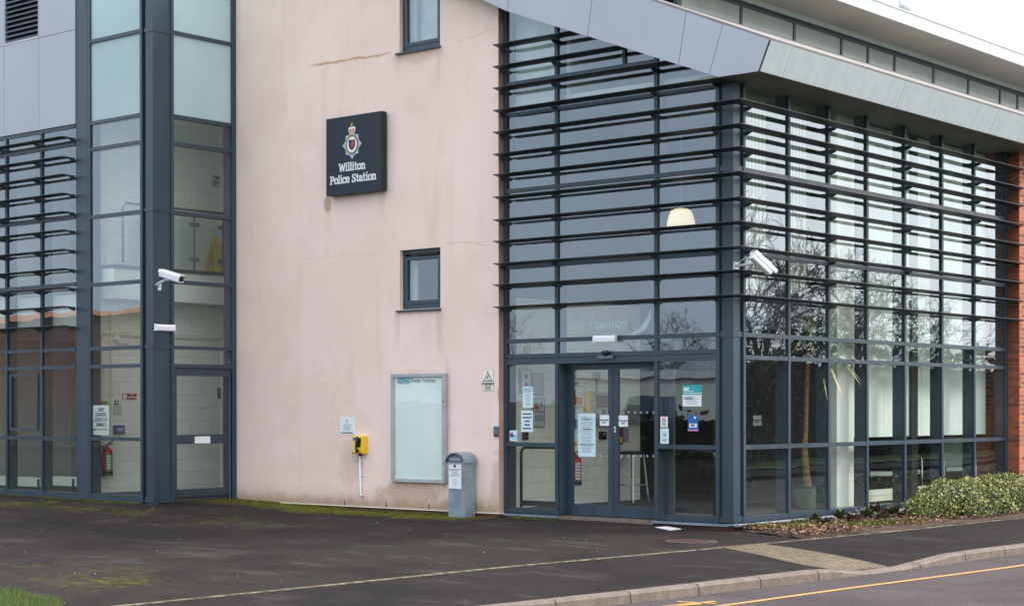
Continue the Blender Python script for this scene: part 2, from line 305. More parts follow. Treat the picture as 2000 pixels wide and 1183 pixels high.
# ------------------------------------------------------------------ mesh building
class MB:
    def __init__(s): s.v=[]; s.f=[]; s.mi=[]; s.m=0
    def face(s,pts):
        i=len(s.v); s.v+= [tuple(p) for p in pts]; s.f.append(tuple(range(i,i+len(pts)))); s.mi.append(s.m)
    def hexa(s,p):   # p: 8 corners bottom 0-3 ccw, top 4-7
        i=len(s.v); s.v+=[tuple(q) for q in p]
        for f in ((0,3,2,1),(4,5,6,7),(0,1,5,4),(1,2,6,5),(2,3,7,6),(3,0,4,7)): s.f.append(tuple(i+k for k in f)); s.mi.append(s.m)
        return s
    def box(s,x0,x1,y0,y1,z0,z1):
        x0,x1=min(x0,x1),max(x0,x1); y0,y1=min(y0,y1),max(y0,y1); z0,z1=min(z0,z1),max(z0,z1)
        return s.hexa([(x0,y0,z0),(x1,y0,z0),(x1,y1,z0),(x0,y1,z0),(x0,y0,z1),(x1,y0,z1),(x1,y1,z1),(x0,y1,z1)])
    def obox(s,c,a,b,d):
        c,a,b,d=map(Vector,(c,a,b,d))
        if a.cross(b).dot(d)<0: a=-a
        return s.hexa([c-a-b-d,c+a-b-d,c+a+b-d,c-a+b-d,c-a-b+d,c+a-b+d,c+a+b+d,c-a+b+d])
    def prism(s,pts,off):   # planar polygon extruded by off
        off=Vector(off); pts=[Vector(p) for p in pts]; n=len(pts); i=len(s.v)
        nrm=Vector((0,0,0))
        for k in range(n): nrm+=pts[k].cross(pts[(k+1)%n])
        if nrm.dot(off)>0: pts=pts[::-1]
        s.v+=[tuple(p) for p in pts]+[tuple(p+off) for p in pts]
        s.f.append(tuple(i+k for k in range(n))); s.mi.append(s.m)
        s.f.append(tuple(i+n+k for k in reversed(range(n)))); s.mi.append(s.m)
        for k in range(n):
            k2=(k+1)%n; s.f.append((i+k2,i+k,i+n+k,i+n+k2)); s.mi.append(s.m)
        return s
    def tube(s,path,r,n=8,cap=True):
        path=[Vector(p) for p in path]; rr=r if isinstance(r,(list,tuple)) else [r]*len(path)
        i0=len(s.v); up=None
        for k,p in enumerate(path):
            t=(path[min(k+1,len(path)-1)]-path[max(k-1,0)]).normalized()
            if up is None: up=t.orthogonal().normalized()
            up=(up-t*up.dot(t)); up=up.normalized() if up.length>1e-6 else t.orthogonal().normalized()
            sd_=t.cross(up)
            for j in range(n):
                a=2*math.pi*j/n; s.v.append(tuple(p+(up*math.cos(a)+sd_*math.sin(a))*rr[k]))
        for k in range(len(path)-1):
            for j in range(n):
                a=i0+k*n+j; b=i0+k*n+(j+1)%n; s.f.append((a,b,b+n,a+n)); s.mi.append(s.m)
        if cap:
            s.f.append(tuple(i0+j for j in reversed(range(n)))); s.mi.append(s.m)
            e=i0+(len(path)-1)*n; s.f.append(tuple(e+j for j in range(n))); s.mi.append(s.m)
        return s
    def lathe(s,c,prof,n=20):
        return s.tube([Vector(c)+Vector((0,0,z)) for r,z in prof],[max(r,1e-4) for r,z in prof],n)
    def disc(s,c,nrm,r,n=20,sx=1.):
        nrm=Vector(nrm).normalized(); a=Vector((0,0,1)) if abs(nrm.z)<.9 else Vector((0,1,0)); b=a.cross(nrm).normalized()
        s.face([Vector(c)+(b*math.cos(2*math.pi*k/n)*sx+a*math.sin(2*math.pi*k/n))*r for k in range(n)])
        return s
    def build(s,name,mat,parent=None,label=None,smooth=False,bevel=0,loc=None):
        me=bpy.data.meshes.new(name); L=Vector((0,0,0))
        p=parent
        if loc is not None: L=Vector(loc)
        elif p is not None: L=p.matrix_basis.translation.copy(); q=p.parent
        if p is not None and p.parent is not None: L=p['_o'] if '_o' in p else L; L=Vector(L)
        me.from_pydata([tuple(Vector(v)-L) for v in s.v],[],s.f)
        for mm in (mat if isinstance(mat,(list,tuple)) else [mat]): me.materials.append(mm)
        me.polygons.foreach_set('material_index',s.mi)
        if smooth: me.polygons.foreach_set('use_smooth',[True]*len(s.f))
        me.update()
        o=bpy.data.objects.new(name,me); col.objects.link(o)
        if p is not None: o.parent=p
        elif loc is not None: o.location=L
        o['_o']=tuple(L)
        if label: o['label']=label
        if bevel:
            b=o.modifiers.new('bevel','BEVEL'); b.width=bevel; b.segments=2; b.limit_method='ANGLE'
        return o
def thing(name,label,cat,loc=(0,0,0),group=None,kind=None):
    o=bpy.data.objects.new(name,None); col.objects.link(o); o.location=loc; o.empty_display_size=.2
    o['label']=label; o['category']=cat
    if group: o['group']=group
    if kind: o['kind']=kind
    o['_o']=tuple(loc); o.matrix_basis.translation=loc
    return o
def tag(o,label,cat,group=None,kind=None):
    if label: o['label']=label
    if cat: o['category']=cat
    if group: o['group']=group
    if kind: o['kind']=kind
    return o
def struct(o): o['kind']='structure'; return o
def B(x0,x1,y0,y1,z0,z1): return MB().box(x0,x1,y0,y1,z0,z1)
# lettering
def letters(parent,name,s,mat,org,xd,size,yd=(0,0,1),align='CENTER',off=0,ext=.001,sx=1.):
    cu=bpy.data.curves.new(name,'FONT'); cu.body=s; cu.size=size; cu.align_x=align; cu.extrude=ext; cu.offset=off; cu.resolution_u=3; cu.space_line=.95
    t=bpy.data.objects.new('t',cu); col.objects.link(t); bpy.context.view_layer.update()
    me=bpy.data.meshes.new_from_object(t.evaluated_get(bpy.context.evaluated_depsgraph_get())); bpy.data.objects.remove(t)
    xd=Vector(xd); yd=Vector(yd); zd=xd.cross(yd); L=Vector(parent['_o'])
    for v in me.vertices: c=v.co; v.co=Vector(org)+xd*c.x*sx+yd*c.y+zd*c.z-L
    me.materials.clear(); me.materials.append(mat)
    o=bpy.data.objects.new(name,me); col.objects.link(o); o.parent=parent; o['_o']=tuple(L); return o
def lines(o,d,u0,u1,z0,z1,n,mat,parent,name='printed_lines',seed=1,thick=.35,plane='y'):
    """rows of fine print on a sheet lying in the plane y=d or x=d"""
    rnd=random.Random(seed); mb=MB(); h=(z1-z0)/n
    for i in range(n):
        zc=z1-(i+.5)*h; wd=(u1-u0)*rnd.uniform(.55,1); c=(u0+u1)/2
        a,b=c-wd/2,c+wd/2
        if plane=='y': mb.box(a,b,d-.0015,d,zc-h*thick/2,zc+h*thick/2)
        else: mb.box(d,d+.0015,a,b,zc-h*thick/2,zc+h*thick/2)
    return mb.build(name,mat,parent)
X_=(1,0,0); Y_=(0,1,0)
# ================================================================== GROUND
struct(MB().box(-300,300,-300,300,-1.2,-1.0).build('ground',TURF))
def strip(f0,f1,n,ys,zf,mat,name,lift=0):
    mb=MB(); P=[]
    for y in ys:
        a,b=f0(y),f1(y); P.append([(a+(b-a)*k/n,y,zf(a+(b-a)*k/n,y)+lift) for k in range(n+1)])
    for i in range(len(P)-1):
        for k in range(n): mb.face([P[i][k],P[i][k+1],P[i+1][k+1],P[i+1][k]])
    return mb.build(name,mat,smooth=True)
YS=[-60,-40,-30,-24]+[-20+.4*k for k in range(75)]+[12,16,20,30,45,60,90]
struct(strip(lambda y:-70,lambda y:-12,8,YS,zg,ASPH,'forecourt_far'))
struct(strip(lambda y:-12,lambda y:xe(y)-.02,26,YS,zg,ASPH,'forecourt'))
struct(strip(lambda y:xe(y)+.02,lambda y:xk(y)-.13,8,YS,zg,PAVE,'pavement'))
struct(strip(lambda y:xk(y)-.01,lambda y:xk(y)+6.6,6,YS,zr,ROAD,'road'))
struct(strip(lambda y:xk(y)+6.6,lambda y:xk(y)+8.6,3,YS,lambda x,y:zr(x,y)+.1,PAVE,'far_pavement'))
struct(strip(lambda y:xk(y)+8.6,lambda y:xk(y)+70,6,YS,lambda x,y:zr(x,y)+.14,TURF,'verge'))
# edging strip between forecourt and pavement
mb=MB(); yy=[-24+.45*k for k in range(80)]
for a,b in zip(yy[:-1],yy[1:]):
    b-=.006
    mb.hexa([(xe(a)-.03,a,zg(xe(a),a)-.08),(xe(a)+.03,a,zg(xe(a),a)-.08),(xe(b)+.03,b,zg(xe(b),b)-.08),(xe(b)-.03,b,zg(xe(b),b)-.08),
             (xe(a)-.03,a,zg(xe(a),a)+.006),(xe(a)+.03,a,zg(xe(a),a)+.006),(xe(b)+.03,b,zg(xe(b),b)+.006),(xe(b)-.03,b,zg(xe(b),b)+.006)])
struct(mb.build('edging_strip',EDGE))
# kerb of separate stones
mb=MB(); y=-30.; 
while y<40:
    L=.915; e=.008; n=3
    for k in range(n):
        a=y+e+(L-2*e)*k/n; b=y+e+(L-2*e)*(k+1)/n; c=[]
        for yy_ in (a,b):
            x=xk(yy_); zt=zg(x-.135,yy_)+.004; zt2=max(zg(x,yy_),zr(x,yy_)+.015); zl=zr(x,yy_)-.1
            c.append([(x-.135,yy_,zl),(x,yy_,zl),(x-.008,yy_,zt2-.022),(x-.035,yy_,zt2+.002),(x-.135,yy_,zt)])
        for q in range(5):
            q2=(q+1)%5; mb.face([c[0][q],c[0][q2],c[1][q2],c[1][q]])
        if k==0: mb.face(c[0][::-1])
        if k==n-1: mb.face(c[1])
    y+=L
struct(mb.build('kerb',KERB))
# yellow line and the short crossing mark at its end
def xyl(y): return xk(y)+interp(y,[-30,-6.8,-3.7,-.8,30],[.75,.72,.62,.66,.7])
ly=[-5.9+.4*k for k in range(100)]; mb=MB()
for a,b in zip(ly[:-1],ly[1:]): mb.face([(xyl(a)-.038,a,zr(xyl(a),a)+.004),(xyl(a)+.038,a,zr(xyl(a),a)+.004),(xyl(b)+.038,b,zr(xyl(b),b)+.004),(xyl(b)-.038,b,zr(xyl(b),b)+.004)])
struct(mb.build('yellow_line',YLINE))
mb=MB()
for (u0,v0,u1,v1,w_) in ((1296,1184,1397,1174,.035),(1322,1174.5,1398,1178.5,.03),(1298,1184,1370,1179,.03)):
    p=og(u0,v0,zr); q=og(u1,v1,zr); d=(q-p).normalized(); s_=Vector((-d.y,d.x,0))*w_
    mb.face([Vector((t.x,t.y,zr(t.x,t.y)+.005)) for t in (p-s_,q-s_,q+s_,p+s_)])
struct(mb.build('line_end_mark',YLINE))
# tactile strip: small blistered pavers
A0,A1,B1,B0=og(1407,1069),og(1483,1062),og(1750,1110),og(1682,1116.5)
for _b,_a in ((B1,A1),(B0,A0)):
    lim=xk(_b.y)-.15
    if _b.x>lim: t_=(lim-_a.x)/(_b.x-_a.x); q_=_a+(_b-_a)*t_; _b.x,_b.y=q_.x,q_.y
mb=MB(); NA,NB=34,9
def bl(s,t): p=(A0*(1-s)+B0*s)*(1-t)+(A1*(1-s)+B1*s)*t; return p.x,p.y
for i in range(NA):
    for j in range(NB):
        q=[bl((i+a)/NA,(j+b)/NB) for a,b in ((.04,.04),(.96,.04),(.96,.96),(.04,.96))]
        mb.prism([(x,y,zg(x,y)+.002) for x,y in q],(0,0,.006))
        x,y=bl((i+.5)/NA,(j+.5)/NB); r=.024
        mb.prism([(x+r*math.cos(a),y+r*math.sin(a),zg(x,y)+.008) for a in [k*math.pi/3 for k in range(6)]],(0,0,.006))
struct(mb.build('tactile_strip',TACT))
# manhole
c=og(1350,1057); rim=MB(); z=zg(c.x,c.y)
th=thing('manhole_cover','round rusty brown manhole cover set in the tarmac near the building corner','manhole cover',(c.x,c.y,z))
MB().lathe((c.x,c.y,z-.03),[(.30,0),(.33,0),(.33,.036),(.30,.036)],28).build('rim',IRON,th)
mb=MB().lathe((c.x,c.y,z-.02),[(.0,0),(.295,0),(.295,.028),(0,.028)],28)
for i in range(-4,5):
    for j in range(-4,5):
        if i*i+j*j<17: mb.box(c.x+i*.06-.018,c.x+i*.06+.018,c.y+j*.06-.018,c.y+j*.06+.018,z+.006,z+.012)
mb.build('plate',IRON,th)
q=[og(*a) for a in ((1279,1029.5),(1303,1028),(1331,1033),(1309,1035.5))]
tag(MB().prism([(p.x,p.y,zg(p.x,p.y)+.001) for p in q],(0,0,.006)).build('access_cover',WHITE),'small square white access cover flush in the tarmac below the dark corner pane','access cover')
# ================================================================== BUILDING
bd=thing('office_building','two storey office with pink rendered wall, dark grey framed glazing and louvres','building',(0,0,0))
TX,TY,YP=-9.773,-1.852,-.12
RS=.384
def rk(x): return 5.93-RS*x      # underside of the rake above the entrance glazing
NF=Vector
def loc_(ax,base,s,d,z):  # ax 'y': wall faces -y at y=base ; ax 'x': wall faces +x at x=base. d = outward
    return (s,base-d,z) if ax=='y' else (base+d,s,z)
def fbox(mb,ax,base,s0,s1,d0,d1,z0,z1):
    if ax=='y': return mb.box(s0,s1,base-d0,base-d1,z0,z1)
    return mb.box(base+d0,base+d1,s0,s1,z0,z1)
def mullion(ax,base,s,z0,z1,cw,parent,w_=.056,inner=.19,zt=None):
    mb=MB()
    fbox(mb,ax,base,s-w_/2,s+w_/2,.0,.022,z0,z1); fbox(mb,ax,base,s-w_/2+.004,s+w_/2-.004,-.012,-inner,z0,z1)
    fbox(mb,ax,base,s-.012,s+.012,.0,-.012,z0,z1)
    return mb.build('mullion',FR,parent)
def transom(ax,base,s0,s1,z,parent,h=.058,inner=.15):
    mb=MB(); fbox(mb,ax,base,s0,s1,0,.019,z-h,z); fbox(mb,ax,base,s0,s1,-.012,-inner,z-h+.003,z-.003); fbox(mb,ax,base,s0,s1,0,-.012,z-h/2-.012,z-h/2+.012)
    return mb.build('transom',FR,parent)
rg=random.Random(5)
def pane(ax,base,s0,s1,z0,z1,parent,mat,zt=None,name='glass_pane'):
    mb=MB(); t=rg.uniform(-.0012,.0012); d=-.006
    if zt: z1a,z1b=zt
    else: z1a=z1b=z1
    pts=[loc_(ax,base,s0,d-t,z0),loc_(ax,base,s1,d+t,z0),loc_(ax,base,s1,d+t,z1b),loc_(ax,base,s0,d-t,z1a)]
    if name!='glass_pane':
        return mb.prism([loc_(ax,base,a,-.012,b) for a,b in ((s0,z0),(s1,z0),(s1,z1),(s0,z1))],(0,.008,0) if ax=='y' else (-.008,0,0)).build(name,mat,parent)
    mb.face(pts); return mb.build(name,mat,parent)
LV=[1.07,2.27,2.57,3.65,4.76,5.87,6.32]
# ---- main block, right facade (faces +x)
cs=[.245,1.385,2.475,3.59,4.77,6.015,7.17,8.36]
CW=MB()
fbox(CW,'x',0,.2,8.42,0,.019,.045,.115); fbox(CW,'x',0,.2,8.42,-.012,-.18,.03,.115)   # bottom rail
cw=CW.build('curtain_wall',FR,bd)
for s in cs: mullion('x',0,s,.045,5.9,cw,cw)
for z in (1.07,2.27,2.57,3.65,4.76):
    for a,b in zip(cs[:-1],cs[1:]): transom('x',0,a+.028,b-.028,z,cw)
lev=[.115,1.07,2.27,2.57,3.65,4.76,5.9]
for a,b in zip(cs[:-1],cs[1:]):
    for z0,z1 in zip(lev[:-1],lev[1:]): pane('x',0,a,b,z0-.0,z1-.03,cw,GLASSL if z1<2.6 else GLASSC)
# ---- main block, entrance facade (faces -y)
ds=[-3.93,-2.975,-1.235,-.235]
ce=MB(); fbox(ce,'y',0,ds[0]-.03,ds[1]+.03,0,.019,.045,.115); fbox(ce,'y',0,ds[0],ds[1],-.012,-.16,.03,.115)
ce=ce.build('curtain_wall',FR,bd)
mb=MB(); fbox(mb,'y',0,ds[2],ds[3],0,.019,.045,.115); fbox(mb,'y',0,ds[2],ds[3],-.012,-.16,.03,.115); mb.build('bottom_rail',FR,ce)
for s in ds: mullion('y',0,s,.045 if s!=ds[1] and s!=ds[2] else .03,rk(s)+.05,ce,ce)
sm=oy(1220,105,0).x
fbm=MB(); fbox(fbm,'y',0,sm-.025,sm+.025,-.1,.021,6.27,rk(sm)+.05); fbm.build('mullion',FR,ce)
for z in LV+[2.35,5.42] :
    if z in (2.27,5.42): continue
    for a,b in zip(ds[:-1],ds[1:]):
        if z==1.07 and a==ds[1]: continue
        if z>rk(b)-.02 and z>rk(a)-.3: continue
        bb=b-.028
        if z>rk(bb)-.02: bb=(5.93-z)/RS
        transom('y',0,a+.028,bb,z,ce)
for a,b in zip(ds[:-1],ds[1:]):
    mb=MB(); fbox(mb,'y',0,a+.028,b-.028,-.02,.006,2.27,2.292); fbox(mb,'y',0,a+.028,b-.028,-.12,.021,2.20,2.27); mb.build('door_head' if a==ds[1] else 'transom',FR,ce)
    for z0,z1 in zip([.115,1.07,2.35,2.57,3.65,4.76,5.87,6.32],[1.07,2.22,2.55,3.65,4.76,5.87,6.32,9]):
        if a==ds[1] and z1<2.3: continue
        if z0>rk(a): continue
        za,zb_=min(z1,rk(a)+.04),min(z1,rk(b)+.04)
        if zb_<z0:
            xb=(5.97-z0)/RS; MB().prism([(a,.006,z0-.03),(xb,.006,z0-.03),(a,.006,za)],(0,.0005,0)).build('glass_pane',GLASS,ce)
        else: pane('y',0,a,b,z0-.03,0,ce,GLASSL if z1<2.3 else GLASS,zt=(za,zb_))
# corner column with joint bands
def column(cx,cy,a0,b0,z1,bands,parent,gx,gy):
    mb=MB(); mb.box(cx-a0,cx,cy,cy+b0,.05,z1)
    mb.box(cx-a0-gx,cx-a0,cy+.012,cy+b0,.05,z1); mb.box(cx-a0,cx-.012,cy+b0,cy+b0+gy,.05,z1)
    p=mb.build('corner_column',FR,parent,bevel=.004)
    for z0,z1_ in bands: MB().box(cx-a0-gx+.004,cx+.011,cy-.011,cy+b0+gy-.004,z0,z1_).build('joint_band',FR,p)
    return p
column(0,0,.165,.155,5.95,[(.05,.135),(2.505,2.575),(4.70,4.77)],bd,.04,.06)
# zinc flashings and plinth
mb=MB()
def flash(ax,base,s0,s1,d=.05,z0=-.002,z1=.03):
    pr=[(-.05,z0+.004),(d,z0),(d,z0+.016),(d-.025,z1),(-.05,z1+.012)]
    off=(s1-s0,0,0) if ax=='y' else (0,s1-s0,0)
    mb.prism([loc_(ax,base,s0,a,b) for a,b in pr],off)
flash('y',0,ds[0]-.06,ds[1]+.03); flash('y',0,ds[2]-.05,.05); flash('x',0,-.05,8.5)
flash('x',TX,TY-.05,TY+.47); flash('y',TY,-30,TX+.05)
mb.build('sill_flashing',ZINC,bd)
mb=MB(); mb.box(-3.95,-.02,.02,.2,-.4,-.004); mb.box(-.2,-.02,.2,8.5,-.4,-.004); mb.box(-30,TX-.02,TY+.02,TY+.2,-.4,-.004); mb.box(TX-.2,TX-.02,TY+.2,YP,-.4,.0)
mb.box(TX+.01,-4.0,YP+.025,YP+.2,-.4,.02); mb.build('brick_plinth',PLINTH,bd)
MB().box(ds[1]+.03,ds[2]-.05,-.03,.5,-.1,.028).build('threshold',KERB,bd)
# ---- entrance doors, set back
YD=.165
mb=MB(); mb.box(ds[1]+.027,ds[1]+.03+.02,.0,YD+.03,.03,2.2); mb.box(ds[1]+.03,ds[2],.125,YD+.12,2.16,2.2)
mb.box(ds[1]+.03,ds[1]+.085,YD,YD+.06,.03,2.16); mb.box(ds[2]+.0,ds[2]+.06,YD,YD+.06,.03,2.16); mb.build('door_frame',FR,bd)
xm=oy(1197.5,850,YD).x
for k,(a,b) in enumerate(((ds[1]+.088,xm-.004),(xm+.004,ds[2]+.16))):
    mb=MB(); st=.085
    mb.box(a,a+st*(.7 if k==0 else 1.),YD,YD+.045,.04,2.155); mb.box(b-st,b,YD,YD+.045,.04,2.155)
    mb.box(a+st*(.7 if k==0 else 1.),b-st,YD,YD+.045,.04,.20); mb.box(a+st*(.7 if k==0 else 1.),b-st,YD,YD+.045,2.11,2.155)
    d=mb.build('sliding_door',FR,bd)
    MB().face([(a+.05,YD+.02,.19),(b-.05,YD+.02,.19),(b-.05,YD+.02,2.12),(a+.05,YD+.02,2.12)]) 
    g=MB(); g.face([(a+.05,YD+.02,.19),(b-.05,YD+.02,.19),(b-.05,YD+.02,2.12),(a+.05,YD+.02,2.12)]); g.build('glass_pane',GLASSL,d)
    dm=MB()
    for v in (890,805):
        for u in ((1118,1131,1144,1158,1173,1185) if k==0 else (1215,1228,1240,1252,1264,1276)):
            p=oy(u,v,YD+.017); dm.disc(p,(0,-1,0),.017,12)
    dm.build('manifestation_dot',GINK,d)
    if k==1:
        p=oy(1201,838,YD); MB().box(p.x-.012,p.x+.012,YD-.006,YD,p.z-.04,p.z+.04).build('lock_plate',WHITE,d)
        MB().box(p.x-.005,p.x+.005,YD-.010,YD-.006,p.z-.018,p.z+.018).build('lock_keyhole',BLACK,d)
# ---- louvre blades (brise-soleil)
LVD=[oy(962,v,-.35).z for v in (87.5,130,172,215.5,258,301,341,384.6,429,471,514.6,556,599)]
OV=.34; XL=-3.90
for i,z in enumerate(LVD):
    w_=.05; tip=.008
    xend=None
    if i<4: xend=(5.88-z)/RS
    mb=MB()
    # profile: thin at the outer edge, thicker root
    prof=[(.14,z-.024),(.24,z-.020),(OV,z-.003),(OV,z+.004),(.28,z+.008),(.14,z+.004)]
    if xend is not None:
        mb.prism([(XL,-a,b) for a,b in prof],(xend-XL,0,0))
    else:
        n=len(prof)
        A_=[(XL,-a,b) for a,b in prof]; M_=[(a,-a,b) for a,b in prof]; Z_=[(a,8.43,b) for a,b in prof]
        for P,Q in ((A_,M_),(M_,Z_)):
            for k in range(n):
                k2=(k+1)%n; mb.face([P[k2],P[k],Q[k],Q[k2]])
        mb.face(A_); mb.face(Z_[::-1])
    bl_=mb.build('louvre_blade',FRD,bd)
    br=MB()
    def arm(ax,base,s):
        if ax=='y': P=lambda d,zz:(s,base-d,zz); off=(.012,0,0)
        else: P=lambda d,zz:(base+d,s,zz); off=(0,.012,0)
        MB().prism([P(.02,z-.06),(P(.05,z-.06)),P(.10,z-.045),P(.15,z-.014),P(.18,z-.012),P(.18,z-.0),P(.02,z-.0)],off).build('bracket',FRD,bl_)
    for s in ds:
        if xend is None or s<xend-.1: arm('y',0,s-.006)
    if xend is None:
        for s in cs[::2][:4]+[cs[-1]]: arm('x',0,s-.006)
# ---- tower bay (left corner), levels
ts=[TX-2.0,TX-1.62,TX-.25]
a_l=[oy(u,900,TY).x for u in (177,278.5)]
b_l=[ox(u,900,TX).y for u in (336.5,455.5)]
TL=[.17,1.10,2.29,2.585,3.645,4.765,5.885,6.32,7.67]
ct=MB(); fbox(ct,'y',TY,a_l[0],a_l[1],0,.019,.05,.16); fbox(ct,'y',TY,a_l[0],a_l[1],-.012,-.15,.05,.16); ct=ct.build('curtain_wall',FR,bd)
for s in a_l: mullion('y',TY,s,.05,9.6,ct,ct)
for s in b_l: mullion('x',TX,s,.0,9.6,ct,ct,w_=.07 if s==b_l[1] else .056)
for z in TL[1:]: transom('y',TY,a_l[0]+.028,a_l[1]-.028,z,ct); 
for z in TL[2:]: transom('x',TX,b_l[0]+.028,b_l[1]-.03,z,ct)
for z0,z1 in zip(TL,TL[1:]+[9.5]):
    fr_=z0>=6.3
    pane('y',TY,a_l[0],a_l[1],z0-.04,z1-.03,ct,FROST if fr_ else (GLASSL if z1<3 else GLASS),name='frosted_pane' if fr_ else 'glass_pane')
    if z0>2.2: pane('x',TX,b_l[0],b_l[1],z0-.04,z1-.03,ct,FROST if fr_ else GLASSB,name='frosted_pane' if fr_ else 'glass_pane')
column(TX,TY,.175,.37,9.6,[(.05,.15),(2.53,2.60),(4.73,4.78),(7.60,7.665)],bd,.03,.04)
MB().box(TX-.06,TX+.014,b_l[1]+.036,YP+.06,-.02,9.6).build('wall_closer',FR,bd)
# side door of the tower
y0,y1=b_l[0]+.03,b_l[1]-.055
mb=MB(); mb.box(TX-.1,TX-.02,y0,y1,2.10,2.235); mb.box(TX-.1,TX+.0,b_l[1]-.055,b_l[1]-.03,.05,2.235); mb.build('door_frame',FR,bd)
dz=[ox(400,v,TX-.05).z for v in (968,953,866,848,728,722)]
mb=MB(); y0+=.0; y1=ox(447,900,TX-.05).y; ya,yb=ox(345.5,900,TX-.05).y,ox(439.5,900,TX-.05).y
mb.box(TX-.09,TX-.05,y0,ya,dz[0],2.10); mb.box(TX-.09,TX-.05,yb,y1,dz[0],2.10)
for z0,z1 in ((dz[0],dz[1]),(dz[2],dz[3]),(dz[4],2.10)): mb.box(TX-.09,TX-.05,ya,yb,z0,z1)
d=mb.build('side_door',FR,bd)
for z0,z1 in ((dz[1],dz[2]),(dz[3],dz[4])): g=MB(); g.face([(TX-.07,ya,z0-.01),(TX-.07,yb,z0-.01),(TX-.07,yb,z1+.01),(TX-.07,ya,z1+.01)]); g.build('glass_pane',GLASSB,d)
p,q=ox(380,852,TX-.05),ox(410,865,TX-.05); MB().box(TX-.05,TX-.04,p.y,q.y,q.z,p.z).build('letter_plate',WHITE,d,bevel=.003)
MB().box(TX-.045,TX+.0,b_l[1]-.056,b_l[1]-.033,.06,2.2).build('door_jamb_highlight',ZINC,bd)  # paler strip: the highlight on the inner jamb, put into the colour
# ---- left wing: flat post, louvred glazing, cladding above
xp0,xp1=oy(151,900,TY).x,oy(174,900,TY).x
mb=MB(); fbox(mb,'y',TY,xp0,xp1,-.1,.016,.05,9.6); fbox(mb,'y',TY,xp1,a_l[0]-.03,-.1,.004,.05,9.6); mb.build('post_cladding',FR,bd)
ws=[oy(u,900,TY).x for u in (-60,14.5,83,151)]; ws=[ws[0]-1.1]+ws
wz=[.16,1.09,2.29,2.585,3.68,4.80,6.02]
cl=MB(); fbox(cl,'y',TY,ws[0],ws[-1],0,.019,.05,.16); fbox(cl,'y',TY,ws[0],ws[-1],-.012,-.15,.05,.16); cl=cl.build('curtain_wall',FR,bd)
for s in ws[:-1]: mullion('y',TY,s,.05,oy(80,252.5,TY).z-.02,cl,cl)
zcp=oy(80,252.5,TY).z-.02
for z in wz[1:]+[zcp]:
    for a,b in zip(ws[:-1],ws[1:]): transom('y',TY,a+.028,b-.028,z,cl)
for a,b in zip(ws[:-1],ws[1:]):
    for z0,z1 in zip(wz,wz[1:]+[zcp]): pane('y',TY,a,b,z0-.04,z1-.03,cl,GLASS)
# opening light
p,q=oy(21,731,TY),oy(76,841,TY); mb=MB(); fx=.045
for (a,b,c_,e_) in ((p.x,q.x,p.z-fx,p.z),(p.x,q.x,q.z,q.z+fx),(p.x,p.x+fx,q.z+fx,p.z-fx),(q.x-fx,q.x,q.z+fx,p.z-fx)): fbox(mb,'y',TY,a,b,0,.028,c_,e_)
mb.build('opening_window',FR,bd)
for i,v in enumerate((264,303,338,375,411,447,485,523,560,597,635)):
    z=oy(149,v,TY-.2).z; prof=[(.13,z-.018),(.30,z-.004),(.30,z+.004),(.26,z+.008),(.13,z+.004)]
    mb=MB().prism([(ws[0]-3,TY-a,b) for a,b in prof],(ws[-1]-.02-ws[0]+3,0,0)); o=mb.build('louvre_blade',FRD,bd)
    for s in ws[1:]: MB().prism([(s-.03,TY-a,b) for a,b in ((.02,z-.07),(.1,z-.05),(.16,z-.02),(.16,z),(.02,z))],(.012,0,0)).build('bracket',FRD,o)
# cladding panels over the louvres
zc=oy(80,252.5,TY).z; jz=[zc,oy(80,75,TY).z,9.8]; jx=[ws[0]-3,oy(-60,200,TY).x,oy(11,200,TY).x,oy(79,200,TY).x,oy(150,200,TY).x]
for a,b in zip(jx[:-1],jx[1:]):
    for r_ in (0,1):
        if r_==1 and abs(a-jx[2])<.01: continue
        MB().box(a+.004,b-.004,TY-.03,TY+.05,jz[r_]+.004,jz[r_+1]-.004).build('cladding_panel',CLAD,bd)
MB().box(jx[0],jx[-1],TY-.045,TY+.02,zc-.02,zc+.001).build('panel_trim',CLAD,bd)
# louvred vent in the cladding
a,b=jx[2]+.004,jx[3]-.004; vz=jz[1]+.02; mb=MB(); mb.box(a,b,TY-.03,TY+.0,jz[1]+.004,vz+.02); mb.box(a,a+.02,TY-.03,TY,vz+.02,9.8); mb.box(b-.02,b,TY-.03,TY,vz+.02,9.8); ve=mb.build('vent',LGREY,bd); MB().box(a,b,TY+.06,TY+.08,vz,9.8).build('vent_back',BLACK,ve); mb=MB(); z=vz+.03
while z<9.7: mb.prism([(a+.02,TY-.02,z),(a+.02,TY+.04,z+.05),(a+.02,TY+.04,z+.058),(a+.02,TY-.02,z+.012)],(b-a-.04,0,0)); z+=.085
mb.build('vent_slat',DGREY,ve)
